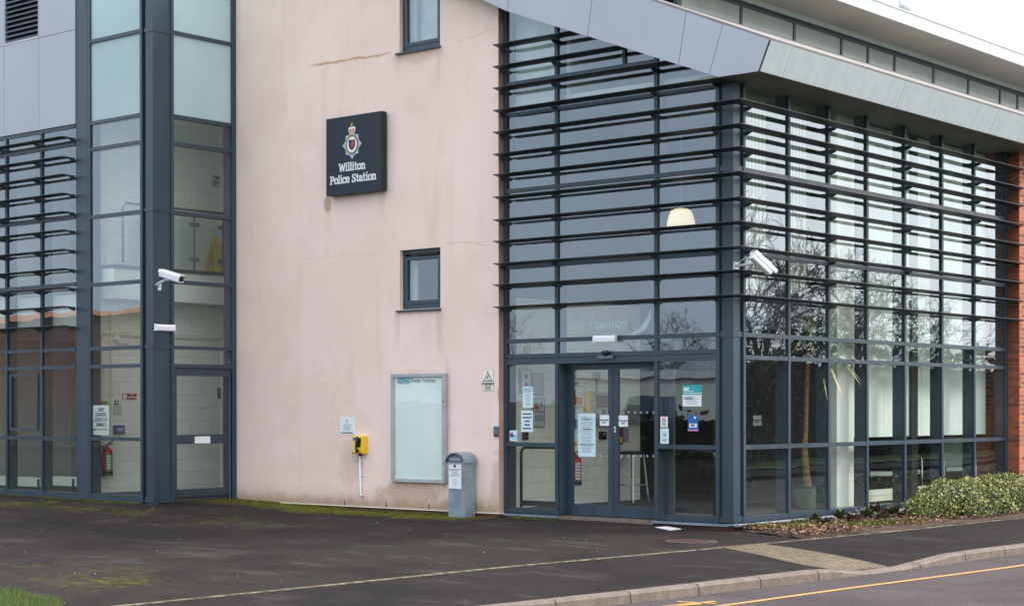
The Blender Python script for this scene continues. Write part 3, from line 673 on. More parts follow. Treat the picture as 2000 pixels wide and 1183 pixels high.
# ---- pink rendered wall with two window openings
xw0,xw1=oy(781,540,YP).x,oy(860,540,YP).x
w1z=(oy(820,603,YP).z,oy(820,486,YP).z); w2z=(oy(820,96,YP).z,oy(820,96,YP).z+1.32)
xa,xb=TX+.012,oy(974,700,YP).x
zpb=.035; W=[(xa,xw0,zpb,9.6),(xw1,xb,zpb,9.6),(xw0,xw1,zpb,w1z[0]),(xw0,xw1,w1z[1],w2z[0]),(xw0,xw1,w2z[1],9.6)]
mb=MB()
for a,b,c_,e_ in W: mb.face([(a,YP,c_),(b,YP,c_),(b,YP,e_),(a,YP,e_)])
mb.face([(xa,YP,zpb),(xa,YP+.14,zpb),(xb,YP+.14,zpb),(xb,YP,zpb)])
for z0,z1 in (w1z,w2z):
    mb.face([(xw0,YP,z1),(xw1,YP,z1),(xw1,YP+.14,z1),(xw0,YP+.14,z1)]); mb.face([(xw0,YP,z0),(xw0,YP+.14,z0),(xw1,YP+.14,z0),(xw1,YP,z0)])
    mb.face([(xw0,YP,z0),(xw0,YP,z1),(xw0,YP+.14,z1),(xw0,YP+.14,z0)]); mb.face([(xw1,YP,z0),(xw1,YP+.14,z0),(xw1,YP+.14,z1),(xw1,YP,z1)])
pw=mb.build('rendered_wall',PINK,bd)
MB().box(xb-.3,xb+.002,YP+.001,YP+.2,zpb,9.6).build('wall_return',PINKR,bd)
MB().box(xa,xb+.02,YP-.012,YP+.1,zpb-.012,zpb).build('render_bead',SCREAM,pw)
mb=MB()
for u in (673,754,838): p=oy(u,983,YP); mb.box(p.x-.008,p.x+.008,YP-.003,YP,zpb,zpb+.09)
mb.build('expansion_joint',INK,pw)
for (z0,z1) in (w1z,w2z):
    mb=MB(); y_=YP+.07; f_=.055
    for (a,b,c_,e_) in ((xw0,xw1,z0,z0+f_+.03),(xw0,xw1,z1-f_,z1),(xw0,xw0+f_,z0+f_+.03,z1-f_),(xw1-f_,xw1,z0+f_+.03,z1-f_)): mb.box(a,b,y_,y_+.06,c_,e_)
    wn=mb.build('window',FR,bd)
    mb=MB(); s_=.05; a,b,c_,e_=xw0+f_,xw1-f_,z0+f_+.03,z1-f_-.05
    for (p,q,r_,t_) in ((a,b,c_,c_+s_),(a,b,e_-s_,e_),(a,a+s_,c_+s_,e_-s_),(b-s_,b,c_+s_,e_-s_)): mb.box(p,q,y_-.012,y_+.04,r_,t_)
    mb.build('sash',FR,wn)
    MB().box(a+.12,b-.05,y_-.02,y_+.01,z1-f_-.03,z1-f_-.012).build('trickle_vent',BLACK,wn)
    g=MB(); g.face([(a,y_+.02,c_),(b,y_+.02,c_),(b,y_+.02,e_),(a,y_+.02,e_)]); g.build('glass_pane',GLASS,wn)
    mb=MB(); mb.prism([(xw0-.055,YP-.045,z0-.035),(xw0-.055,YP+.1,z0-.035),(xw0-.055,YP+.1,z0+.008),(xw0-.055,YP-.045,z0-.012)],(xw1-xw0+.075,0,0)); mb.build('sill',FR,wn)
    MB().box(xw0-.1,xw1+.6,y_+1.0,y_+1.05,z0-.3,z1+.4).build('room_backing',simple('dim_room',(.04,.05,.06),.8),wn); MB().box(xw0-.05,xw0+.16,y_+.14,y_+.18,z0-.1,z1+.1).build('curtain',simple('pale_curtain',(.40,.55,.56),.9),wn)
# ---- brick pier at the right end
MB().box(-.6,.21,8.46,40,-.4,6.4).build('brick_pier',BRICK,bd)
mb=MB(); mb.box(-.3,.2095,8.45,8.46,-.4,6.4); mb.build('brick_return',BRICKX,bd)
MB().box(-.2,.012,8.39,8.45,.03,5.9).build('end_frame',FR,bd)
# ---- roof over the main block: eave fascia, rake fascia, soffit
XE0,XE1=.653,.815; YR=-.392; ZE=5.864; ZT=6.235
mb=MB()   # rake fascia as panels
def zbot(x): return max(ZE,5.868-RS*(x-.021)) if x<.021 else ZE
def ztop(x): return 6.235-(x-XE1)*.423
cuts=[XE1,oy(1412,48,YR).x,oy(1340,80,YR).x-.0,-2.0,-3.45,-6.5]
for k in range(len(cuts)-1):
    b,a=cuts[k],cuts[k+1]
    low=lambda x:zbot(x)
    if k==0:
        xj=oy(1385,138,YR).x; pts=[(a-.0,YR,ztop(a)),(xj,YR,zbot(xj)),(.021,YR,ZE),(XE0,YR,ZE),(XE1,YR,ZT)]
    elif k==1:
        xj=oy(1385,138,YR).x; xi=a-.12; pts=[(a,YR,ztop(a)),(xi,YR,zbot(xi)),(xj,YR,zbot(xj)),(b,YR,ztop(b))]
    else:
        xj=b-.12; xi=a-.12; pts=[(a,YR,ztop(a)+(.3 if a<-6 else 0)),(xi,YR,zbot(xi)+(.34 if a<-6 else 0)),(xj,YR,zbot(xj)),(b,YR,ztop(b))]
    s_=Vector((.005,0,0)); pts=[Vector(p) for p in pts]; c_=sum(pts,Vector())/len(pts); pts=[p+Vector((.004 if p.x<c_.x else -.004 if k else 0,0,0)) for p in pts]
    mb=MB().prism(pts,(0,.02,0)); mb.build('rake_fascia',CLAD,bd)
MB().prism([(XE1-.02,YR+.021,ztop(XE1)-.03),(XE0-.02,YR+.021,ZE+.012),(.021,YR+.021,ZE+.012),(-3.5,YR+.021,zbot(-3.5)+.012),(-3.5,YR+.021,ztop(-3.5)-.03)],(0,.006,0)).build('fascia_backing',DGREY,bd)
# rake soffit
mb=MB(); mb.prism([(.021,YR+.03,ZE+.03),(-3.95,YR+.03,zbot(-3.95)+.06),(-3.95,YR+.03,zbot(-3.95)+.09),(.021,YR+.03,ZE+.06)],(0,.6,0)); mb.build('soffit',SOFF,bd)
ec=[YR,ox(1540,90,.75).y-.0,ox(1762,160,.75).y,ox(1943,220,.75).y,14,20,30]
for a,b in zip(ec[:-1],ec[1:]):
    sl=.08
    pts=[(XE0,a+(.004 if a>YR else 0),ZE),(XE0,b-.004,ZE),(XE1,b-.004,ZT),(XE1,a+(.004 if a>YR else 0),ZT)]
    MB().prism(pts,(-.02,0,.0)).build('eave_fascia',EAVE,bd)
MB().box(-.3,XE0-.005,YR+.03,30,ZE+.002,ZE+.03).build('soffit',SOFF,bd)
mb=MB()
mb.prism([(XE1,YR+.002,ZT),(-6.5,YR+.002,ztop(-6.5)),(-6.5,YR+.002,ztop(-6.5)+.03),(XE1+.01,YR+.002,ZT+.03)],(0,31,0))
mb.build('roof_sheet',SOFF,bd)
# ---- clerestory and upper roof
XC=-2.; cyl=[1.6]+[ox(u,v,XC).y for u,v in ((1327,-30),)]+[3.30,4.87,6.376,7.286,8.24,9.722,11.144,12.529,13.327,14.3,15.8,17.3,19,21,23,25]
cyl=sorted(cyl); zc0,zc1=7.2,7.78
cc=MB(); cc.box(XC-.06,XC+.02,cyl[0],25,zc1-.05,zc1); cc.box(XC-.1,XC+.05,cyl[0],25,zc1,7.96); cc=cc.build('clerestory_frame',FR,bd)
CLG=simple('clerestory_glass',(.33,.37,.365),.16,var=.04)
for a,b in zip(cyl[:-1],cyl[1:]):
    MB().box(XC-.05,XC+.021,a-.028,a+.028,zc0,zc1-.05).build('clerestory_mullion',FR,cc)
    g=MB(); g.face([(XC,a,zc0),(XC,b,zc0),(XC,b,zc1),(XC,a,zc1)]); g.build('clerestory_pane',CLG,cc)
MB().box(XC+.05,XC+.07,.5,25,7.80,7.97).build('clerestory_trim',EAVE,bd)
XU=-1.0
MB().box(XU-5,XU-.02,1.2,26,7.885,7.92).build('upper_soffit',USOFF,bd)
mb=MB(); mb.prism([(XU-.02,1.2,7.885),(XU,1.2,7.885),(XU+.02,1.2,8.085),(XU-.02,1.2,8.085)],(0,24.8,0)); mb.box(XU-5,XU+.03,1.18,26,8.086,8.11); mb.build('upper_fascia',WFAS,bd)
MB().box(-9,XC-.9,.2,26,6.0,7.88).build('upper_backing',simple('pale_backing',(.50,.58,.56),.8),bd)
# ================================================================== INTERIOR SHELL
XS=-11.62; YE=ox(431,950,XS).y
mb=MB(); mb.box(-12.6,-.2,.2,14,.0,.09); mb.box(-18,-9.85,TY+.1,6,.05,.15); mb.build('floor',CARPET,bd)
MB().box(-4.3,-4.0,.12,3.42,.09,3.2).build('lobby_side_wall',BLOCK,bd)
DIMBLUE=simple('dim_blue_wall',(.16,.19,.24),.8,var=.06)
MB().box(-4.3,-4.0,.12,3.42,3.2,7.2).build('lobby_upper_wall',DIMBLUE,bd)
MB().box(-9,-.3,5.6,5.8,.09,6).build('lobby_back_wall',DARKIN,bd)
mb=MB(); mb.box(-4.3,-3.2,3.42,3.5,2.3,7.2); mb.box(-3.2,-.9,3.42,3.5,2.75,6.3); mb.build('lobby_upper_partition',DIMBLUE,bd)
mb=MB(); mb.box(-2.6,-.5,3.44,3.5,.09,2.75); mb.build('inner_door_screen',DARKIN,bd)
MB().box(-.48,-.26,ox(1630,800,-.30).y,ox(1663,800,-.30).y,.09,5.9).build('interior_post',PLASTER,bd)
mb=MB(); mb.box(-9,-.42,3.85,14,2.72,3.1); mb.build('first_floor_slab',PLASTER,bd)
mb=MB(); mb.box(-9,-.3,.15,14,5.95,6.05); mb.build('ceiling',CEIL,bd)
MB().box(-18,XS-.26,TY+.1,6,9.5,9.6).build('ceiling',CEIL,bd); MB().box(XS-.2,-9.9,-.5,6,9.5,9.6).build('ceiling',CEIL,bd)
g=MB(); g.face([(-12.5,TY+.1,9.5),(-9.9,TY+.1,9.5),(-9.9,-.5,9.5),(-12.5,-.5,9.5)]); g.build('added_rooflight',GLASSIN,bd)  # unseen roof opening, added to let more daylight into the stairwell
mb=MB(); mb.box(-9,-.3,7.5,7.6,3.1,6); mb.box(-9,-8.8,.3,14,.1,6); mb.box(-9,-.1,13.9,14,.1,6); mb.build('rear_wall',PLASTER,bd)
# walls of tower and left wing
MB().box(XS-.25,XS,TY+.14,YE,.13,9.5).build('stair_wall',BLOCK,bd)
MB().box(XS-.06,XS+.03,YE+.005,YE+.13,.13,9.5).build('stair_post',PLASTER,bd)
mb=MB(); mb.box(-18,-9.9,5.9,6,.1,9.5); mb.box(-18,-17.9,TY+.2,6,.1,9.5); mb.box(-9.95,-9.85,-.1,6,.1,9.5); mb.build('rear_wall_left',PLASTER,bd); MB().box(XS-1,-9.96,YE+1.2,YE+1.3,.1,9.5).build('stair_back_wall',simple('dim_brown',(.09,.085,.08),.8),bd)
mb=MB(); mb.box(XS+.005,XS+.50,TY+.25,YE,3.40,3.90); mb.build('landing',PLASTER,bd)
MB().box(XS+.005,XS+.53,TY+.25,YE,3.90,3.96).build('landing_nosing',BLACK,bd)
mb=MB(); mb.box(-18,XS-.25,TY+.2,5.9,2.95,3.5); mb.build('left_floor_slab',PLASTER,bd)
MB().box(-18,XS-.3,2.4,2.5,.1,9).build('left_room_wall',simple('dim_wall',(.25,.24,.22),.8),bd)
# balustrade
bal=MB(); xb_=XS+.48
bal.tube([(xb_,TY+.45,4.0),(xb_,TY+.45,4.92),(xb_,TY+.51,5.0),(xb_,YE-.05,5.0)],.022,8); bl_=bal.build('handrail',DGREY,bd,smooth=True)
for yy_ in (TY+1.05,.12,YE-.35):
    mb=MB().tube([(xb_,yy_,3.95),(xb_,yy_,4.9)],.02,8)
    for zz in (4.15,4.75): mb.box(xb_-.03,xb_+.03,yy_-.09,yy_+.09,zz-.035,zz+.035)
    mb.build('baluster',DGREY,bl_)
MB().box(xb_-.005,xb_+.005,TY+.55,YE-.1,4.05,4.85).build('balustrade_glass',GLASSIN,bl_)
# trunking and pipes in the tower
mb=MB(); z=ox(235,650,XS+.03).z; mb.box(XS,XS+.05,ox(222,650,XS).y,YE-.02,z-.05,z+.02); mb.tube([(XS+.03,ox(195,700,XS).y,z-.5),(XS+.03,ox(195,700,XS).y,z-.12),(XS+.03,ox(200,700,XS).y,z-.02),(XS+.03,ox(222,650,XS).y,z-.01)],.014,8)
yq=ox(214,700,XS).y; mb.tube([(XS+.025,yq,1.0),(XS+.025,yq,3.2)],.013,8); mb.build('cable_trunking',CREAM,bd)
# vertical and roller blinds behind the right facade
for k in range(7):
    a,b=cs[k]+.03,cs[k+1]-.03
    if k<3: MB().box(-.36,-.34,a+(.25 if k else .05),b,3.2,5.85).build('vertical_blind',BLIND,bd)
    else:
        MB().box(-.36,-.35,a-.025,b+.025,1.12,5.85).build('roller_blind',ROLLER,bd)
        mb=MB(); mb.box(-.34,-.33,(a+b)/2-.004,(a+b)/2+.004,1.12,2.7); mb.build('blind_cord',GINK,bd)
#@OBJECTS
# ================================================================== OBJECTS ON THE PINK WALL
def rect(u0,v0,u1,v1,Y):   # pixel rectangle on the plane y=Y -> x0,x1,z0,z1
    um,vm=(u0+u1)/2,(v0+v1)/2
    return oy(u0,vm,Y).x,oy(u1,vm,Y).x,oy(um,v1,Y).z,oy(um,v0,Y).z
def rectx(u0,v0,u1,v1,X):
    um,vm=(u0+u1)/2,(v0+v1)/2
    return ox(u0,vm,X).y,ox(u1,vm,X).y,ox(um,v1,X).z,ox(um,v0,X).z
# police sign
dp=.11; Y0=YP-.03; YF=YP-.03-dp
x0,x1,z0,z1=rect(637,225,745,377.5,YF)
t=thing('wall_sign','large square dark navy police station sign with crest on the pink wall','sign',((x0+x1)/2,YP,z0))
MB().box(x0,x1,YF,Y0,z0,z1).build('sign_box',NAVY,t,bevel=.004)
MB().box(x0+.02,x1-.02,Y0,YP,z0+.05,z1-.05).build('mounting_rail',BLACK,t)
MB().box(x0+.001,x1+.004,YF+.005,Y0-.002,z0+.005,z1-.002).build('sign_edge',BLACK,t)
W_=x1-x0; H_=z1-z0; yF=YF-.0015; cx_=x0+W_*.48
# slab lettering from strokes (units: x-height 1)
GL={'W':(1.75,[((.12,1.4),(.48,0)),((.48,0),(.86,1.25)),((.86,1.25),(1.24,0)),((1.24,0),(1.62,1.4)),((-.08,1.4),(.36,1.4)),((1.38,1.4),(1.82,1.4))]),
'P':(1.15,[((.3,0),(.3,1.4)),((.3,1.4),(.75,1.4)),((.75,1.4),(1.0,1.2)),((1.0,1.2),(1.0,.85)),((1.0,.85),(.75,.65)),((.75,.65),(.3,.65)),((.02,0),(.58,0)),((.02,1.4),(.3,1.4))]),
'S':(1.05,[((.9,1.12),(.72,1.38)),((.72,1.38),(.32,1.38)),((.32,1.38),(.14,1.15)),((.14,1.15),(.2,.85)),((.2,.85),(.8,.6)),((.8,.6),(.9,.3)),((.9,.3),(.72,.02)),((.72,.02),(.3,.02)),((.3,.02),(.1,.28)),((.9,1.12),(.9,1.4)),((.1,.28),(.1,0))]),
'i':(.55,[((.28,0),(.28,1.0)),((.02,0),(.54,0)),((.04,1.0),(.28,1.0)),((.26,1.3),(.30,1.5))]),
'l':(.55,[((.28,0),(.28,1.5)),((.02,0),(.54,0)),((.04,1.5),(.28,1.5))]),
't':(.72,[((.32,.2),(.32,1.4)),((.02,.98),(.66,.98)),((.32,.2),(.45,.02)),((.45,.02),(.68,.08))]),
'o':(1.0,[((.3,0),(.68,0)),((.68,0),(.88,.28)),((.88,.28),(.88,.72)),((.88,.72),(.68,1)),((.68,1),(.3,1)),((.3,1),(.12,.72)),((.12,.72),(.12,.28)),((.12,.28),(.3,0))]),
'n':(1.12,[((.26,0),(.26,1)),((.02,1),(.26,1)),((.02,0),(.5,0)),((.26,.78),(.5,1)),((.5,1),(.75,.98)),((.75,.98),(.86,.75)),((.86,.75),(.86,0)),((.64,0),(1.1,0))]),
'c':(.92,[((.82,.7),(.62,1)),((.62,1),(.3,1)),((.3,1),(.12,.7)),((.12,.7),(.12,.28)),((.12,.28),(.3,0)),((.3,0),(.64,0)),((.64,0),(.84,.2)),((.82,.7),(.82,.98))]),
'e':(.95,[((.12,.54),(.84,.54)),((.84,.54),(.8,.8)),((.8,.8),(.62,1)),((.62,1),(.3,1)),((.3,1),(.12,.7)),((.12,.7),(.12,.28)),((.12,.28),(.3,0)),((.3,0),(.64,0)),((.64,0),(.86,.2))]),
'a':(1.02,[((.14,.85),(.3,1)),((.3,1),(.6,1)),((.6,1),(.74,.8)),((.74,.8),(.74,.12)),((.74,.12),(.96,.0)),((.74,.58),(.34,.56)),((.34,.56),(.12,.36)),((.12,.36),(.16,.1)),((.16,.1),(.34,0)),((.34,0),(.6,.08)),((.6,.08),(.74,.25))]),' ':(.5,[])}
def slab(txt,cx,zb_,s,y,mat,parent,name):
    tot=sum(GL[c][0]+.06 for c in txt)*s; x=cx-tot/2; mb=MB(); h=.15*s
    for ch in txt:
        wd,st=GL[ch]
        for (a,b),(c_,d_) in st:
            p=Vector((x+a*s,0,zb_+b*s)); q=Vector((x+c_*s,0,zb_+d_*s)); dd=(q-p); L=dd.length; dd.normalize(); nn=Vector((-dd.z,0,dd.x))
            k=h*(.62 if abs(dd.x)>.95 else 1.)
            mb.m=0; P=[p-dd*k*.6-nn*k,q+dd*k*.6-nn*k,q+dd*k*.6+nn*k,p-dd*k*.6+nn*k]
            dy=.00035*(len(mb.f)%9); mb.face([(v.x,y-dy,v.z) for v in P])
        x+=(wd+.06)*s
    return mb.build(name,mat,parent)
slab('Williton',cx_,z0+H_*.300,W_*.066,yF,WHITE,t,'lettering_word')
slab('Police',cx_-W_*.225,z0+H_*.148,W_*.066,yF,WHITE,t,'lettering_word'); slab('Station',cx_+W_*.215,z0+H_*.148,W_*.066,yF,WHITE,t,'lettering_word')
# crest : eight pointed star, ring, oval, shield, crown
cz=z0+H_*.625; r=W_*.165; mb=MB()
def poly(mb,pts,y): mb.face([(a,y,b) for a,b in pts])
st=[]; 
for k in range(16):
    a=math.pi/2+k*math.pi/8; rr=r*(1.0 if k%2==0 else .80); rr*= (.98 if k%4==2 else 1.08) if k%2==0 else 1
    st.append((cx_+rr*math.cos(a)*.97,cz+rr*math.sin(a)*1.05))
cr_=MB().prism([(a,yF,b) for a,b in st],(0,-.004,0)).build('crest_star',SHIELD,t)
def ell(c,rx,rz,n=28): return [(c[0]+rx*math.cos(2*math.pi*k/n),c[1]+rz*math.sin(2*math.pi*k/n)) for k in range(n)]
for nm_,rx,rz,mt,o in (('crest_ring',.70,.78,simple('dark_gold',(.20,.13,.04),.4,.3),.005),('crest_rim',.56,.63,GOLD,.006),('crest_oval',.52,.59,WHITE,.007)):
    mb=MB(); poly(mb,ell((cx_,cz),r*rx,r*rz),yF-o); mb.build(nm_,mt,cr_)
mb=MB(); s_=r*.36
poly(mb,[(cx_-s_,cz+s_*1.05),(cx_-s_,cz-s_*.3),(cx_-s_*.6,cz-s_*.9),(cx_,cz-s_*1.25),(cx_+s_*.6,cz-s_*.9),(cx_+s_,cz-s_*.3),(cx_+s_,cz+s_*1.05)],yF-.008); mb.build('crest_shield',BLUE if 0 else simple('dark_navy_print',(.02,.02,.10),.5),cr_)
mb=MB(); poly(mb,[(cx_-s_*.35,cz-s_*.75),(cx_+s_*.1,cz-s_*.35),(cx_+s_*.35,cz-s_*.8),(cx_+s_*.5,cz+s_*.1),(cx_+s_*.8,cz+s_*.55),(cx_+s_*.35,cz+s_*.9),(cx_+s_*.05,cz+s_*.5),(cx_-s_*.3,cz+s_*.1),(cx_-s_*.1,cz-s_*.2)],yF-.009); mb.build('crest_beast',RED,cr_)
mb=MB(); k_=r*.36; zt=cz+r*.82
poly(mb,[(cx_-k_*.75,zt),(cx_+k_*.75,zt),(cx_+k_*1.05,zt+k_*1.15),(cx_+k_*.75,zt+k_*1.6),(cx_+k_*.2,zt+k_*1.4),(cx_,zt+k_*1.75),(cx_-k_*.2,zt+k_*1.4),(cx_-k_*.75,zt+k_*1.6),(cx_-k_*1.05,zt+k_*1.15)],yF-.005); mb.build('crest_crown',WHITE,cr_)
mb=MB(); 
for sx in (-1,1): poly(mb,[(cx_+sx*k_*.12,zt+k_*.45),(cx_+sx*k_*.62,zt+k_*.45),(cx_+sx*k_*.75,zt+k_*1.1),(cx_+sx*k_*.2,zt+k_*1.15)][::sx],yF-.007)
mb.build('crown_cap',RED,cr_)
mb=MB(); poly(mb,[(cx_-k_*.7,zt+k_*.05),(cx_+k_*.7,zt+k_*.05),(cx_+k_*.75,zt+k_*.4),(cx_-k_*.75,zt+k_*.4)],yF-.0075); poly(mb,[(cx_-k_*.12,zt+k_*1.6),(cx_+k_*.12,zt+k_*1.6),(cx_+k_*.12,zt+k_*2.4),(cx_-k_*.12,zt+k_*2.4)],yF-.0075); poly(mb,[(cx_-k_*.38,zt+k_*1.9),(cx_+k_*.38,zt+k_*1.9),(cx_+k_*.38,zt+k_*2.12),(cx_-k_*.38,zt+k_*2.12)],yF-.0078); mb.build('crown_gold',GOLD,cr_)
# A4 notice by the phone
x0,x1,z0,z1=rect(665,815,692,848,YP-.008)
t=thing('phone_notice','small white printed notice on the pink wall just above the yellow phone','notice',((x0+x1)/2,YP,z0))
MB().box(x0,x1,YP-.008,YP,z0,z1).build('plate',PAPER,t)
lines(t,YP-.008,x0+.03,x1-.03,z0+.06,z1-.1,9,GINK,t,seed=3)
mb=MB(); c_=((x0+x1)/2,z1-.055); mb.tube([(c_[0]-.014,YP-.010,c_[1]+.02),(c_[0]-.016,YP-.010,c_[1]),(c_[0]-.004,YP-.010,c_[1]-.016),(c_[0]+.012,YP-.010,c_[1]-.022)],.005,6); mb.build('handset_symbol',INK,t)
mb=MB(); mb.box(x0+.02,x1-.03,YP-.0095,YP-.008,z0+.018,z0+.036); mb.build('footer_line',INK,t)
# yellow phone
x0,x1,z0,z1=rect(687,851,706,885,YP-.12)
x1b=x1
t=thing('wall_telephone','yellow wall mounted emergency telephone with black handset and steel cord','telephone',((x0+x1)/2,YP,z0))
MB().prism([(x0,YP,z0-.005),(x0,YP-.10,z0-.005),(x0,YP-.12,z0+.02),(x0,YP-.10,z1),(x0,YP,z1)],(x1-x0+.015,0,0)).build('housing',YELLOW,t,bevel=.006)
xm_=x0+(x1-x0)*.66
mb=MB().tube([(xm_-.0,YP-.135,z1-.02),(xm_+.005,YP-.155,z1-.06),(xm_-.01,YP-.158,z1-.15),(xm_-.01,YP-.155,z1-.20),(xm_+.01,YP-.14,z1-.25)],[.026,.020,.015,.019,.028],8); mb.build('handset',BLACK,t,smooth=True)
MB().box(xm_-.03,xm_+.045,YP-.125,YP-.10,z1-.17,z1-.03).build('cradle',BLACK,t,bevel=.004)
mb=MB()
for i in range(5):
    mb.box(x0+.012,x0+.026,YP-.122,YP-.112,z1-.10-i*.035,z1-.088-i*.035); mb.box(x0+.032,x0+.046,YP-.122,YP-.112,z1-.10-i*.035,z1-.088-i*.035)
mb.build('key',SCREAM,t)
MB().box(x0+.02,x0+.07,YP-.117,YP-.10,z1-.06,z1-.025).build('badge',BLUE,t)
pts=[]; P0,P1,P2,P3=Vector((x0+.03,YP-.13,z1-.09)),Vector((x0-.10,YP-.10,z0-.15)),Vector((x0+.04,YP-.06,z0-.33)),Vector((xm_,YP-.14,z0-.0))
for k in range(17):
    s=k/16; pts.append(P0*(1-s)**3+P1*3*s*(1-s)**2+P2*3*s*s*(1-s)+P3*s**3)
P=[Vector((x0+.01,YP-.06,z1-.13)),Vector((x0-.06,YP-.05,z0-.02)),Vector((x0-.03,YP-.05,z0-.11)),Vector((x0+.05,YP-.06,z0-.125)),Vector((x0+.11,YP-.09,z0-.07)),Vector((xm_,YP-.13,z0+.04))]
def smooth_path(P,n=5):
    out=[]
    for i in range(len(P)-1):
        a,b,c_,d_=P[max(i-1,0)],P[i],P[i+1],P[min(i+2,len(P)-1)]
        for k in range(n):
            s=k/n; out.append(.5*((2*b)+(c_-a)*s+(2*a-5*b+4*c_-d_)*s*s+(3*b-a-3*c_+d_)*s**3))
    return out+[P[-1]]
MB().tube(smooth_path(P),.006,6).build('cord',LGREY,t,smooth=True)
# conduit
p=oy(703,888,YP-.03); q=oy(704,966,YP-.03)
t=thing('cable_conduit','thin white conduit pipe running down the pink wall below the yellow phone','conduit',(p.x,YP,q.z))
MB().tube([(p.x,YP-.03,p.z),(q.x,YP-.025,q.z+.03),(q.x+.01,YP-.025,q.z),(q.x+.045,YP-.025,q.z-.01)],.017,10).build('pipe',WHITE,t,smooth=True)
MB().box(p.x-.02,p.x+.02,YP-.05,YP,p.z-.01,p.z+.05).build('gland',BLACK,t)
MB().box(q.x-.022,q.x+.03,YP-.035,YP,(p.z+q.z)/2-.01,(p.z+q.z)/2+.01).build('clip',WHITE,t)
# display case
YB=YP-.075
x0,x1,z0,z1=rect(763,730,868,943,YB); z0=oy(763,940,YB).z; z1=oy(763,730,YB).z
t=thing('notice_case','tall empty glazed public notice case with silver frame on the pink wall','notice board',((x0+x1)/2,YP,z0))
fr=.055; mb=MB()
mb.box(x0,x1,YB,YP,z0,z0+fr); mb.box(x0,x1,YB,YP,z1-fr,z1); mb.box(x0,x0+fr,YB,YP,z0+fr,z1-fr); mb.box(x1-fr,x1,YB,YP,z0+fr,z1-fr); mb.build('case_frame',LGREY,t,bevel=.005)
MB().box(x0+fr,x1-fr,YP-.04,YP-.01,z0+fr,z1-fr).build('back_panel',DISP,t)
g=MB(); g.face([(x0+fr,YB+.012,z0+fr),(x1-fr,YB+.012,z0+fr),(x1-fr,YB+.012,z1-fr),(x0+fr,YB+.012,z1-fr)]); g.build('case_glass',GLASSIN,t)
yb=YP-.042; X0,X1,Z0,Z1=rect(776,737,801,749,yb); 
MB().prism([(X0,yb,Z0),(X0,yb,Z1),(X1+.01,yb,Z1),(X1,yb,(Z0+Z1)/2),(X1-.04,yb,Z0)],(0,-.002,0)).build('logo',TEAL,t)
mb=MB(); mb.prism([(X1-.03,yb-.003,Z0-.01),(X1+.02,yb-.003,Z1-.02),(X1+.022,yb-.003,Z0-.01)],(0,-.001,0)); mb.build('swoosh',PAPERB,t)
letters(t,'logo_lettering','Somerset West\nand Taunton',PAPER,(X0+.012,yb-.004,Z1-.05),X_,.042,align='LEFT')
letters(t,'heading','Public Notices',GINK,(X1+.03,yb-.004,Z0+.02),X_,.085,align='LEFT',off=.001)
mb=MB()
for v in (783,905): 
    p=oy(866,v,YB); mb.box(x1-.035,x1-.02,YB-.006,YB,p.z-.012,p.z+.012)
mb.build('lock',BLACK,t)
# warning sign
x0,x1,z0,z1=rect(942.5,722,963,763,YP-.006)
t=thing('warning_sign','small cream security warning sign with black triangle left of the entrance','sign',((x0+x1)/2,YP,z0))
MB().box(x0,x1,YP-.006,YP,z0,z1).build('plate',SCREAM,t); MB().box(x0-.006,x1+.006,YP-.003,YP,z0-.006,z1+.006).build('backing',GINK,t)
xc=(x0+x1)/2; wd=(x1-x0); zt=z1-.02; s=wd*.42; hh=s*1.75; mb=MB(); yq=YP-.0065
tri=[(xc-s,zt-hh),(xc+s,zt-hh),(xc,zt)]
for i in range(3):
    a,b=Vector(tri[i]),Vector(tri[(i+1)%3]); d=(b-a).normalized(); n_=Vector((-d.y,d.x))*.006
    mb.face([(p_[0],yq,p_[1]) for p_ in (a-d*.004,b+d*.004,b+d*.004+n_*2,a-d*.004+n_*2)])
mb.prism([(xc-.03,yq,zt-hh*.62),(xc+.012,yq,zt-hh*.38),(xc+.022,yq,zt-hh*.5),(xc-.018,yq,zt-hh*.76)],(0,-.001,0)); mb.box(xc-.015,xc+.04,yq-.001,yq,zt-hh*.86,zt-hh*.80); mb.build('triangle_symbol',INK,t)
letters(t,'heading','WARNING',INK,(xc,YP-.007,zt-hh-.052),X_,.055,off=.002,sx=.85)
lines(t,YP-.006,x0+.012,x1-.012,z0+.01,zt-hh-.06,5,INK,t,seed=9,thick=.45)
# entry box
x0,x1,z0,z1=rect(963.5,832,973,852,YP-.03)
t=thing('entry_reader','small dark grey entry reader on the pink wall left of the doors','card reader',((x0+x1)/2,YP,z0))
MB().box(x0,x1,YP-.03,YP,z0,z1).build('housing',DGREY,t,bevel=.008); MB().box(x0+.012,x1-.012,YP-.033,YP-.03,z0+.012,z0+.03).build('reader_window',BLACK,t)
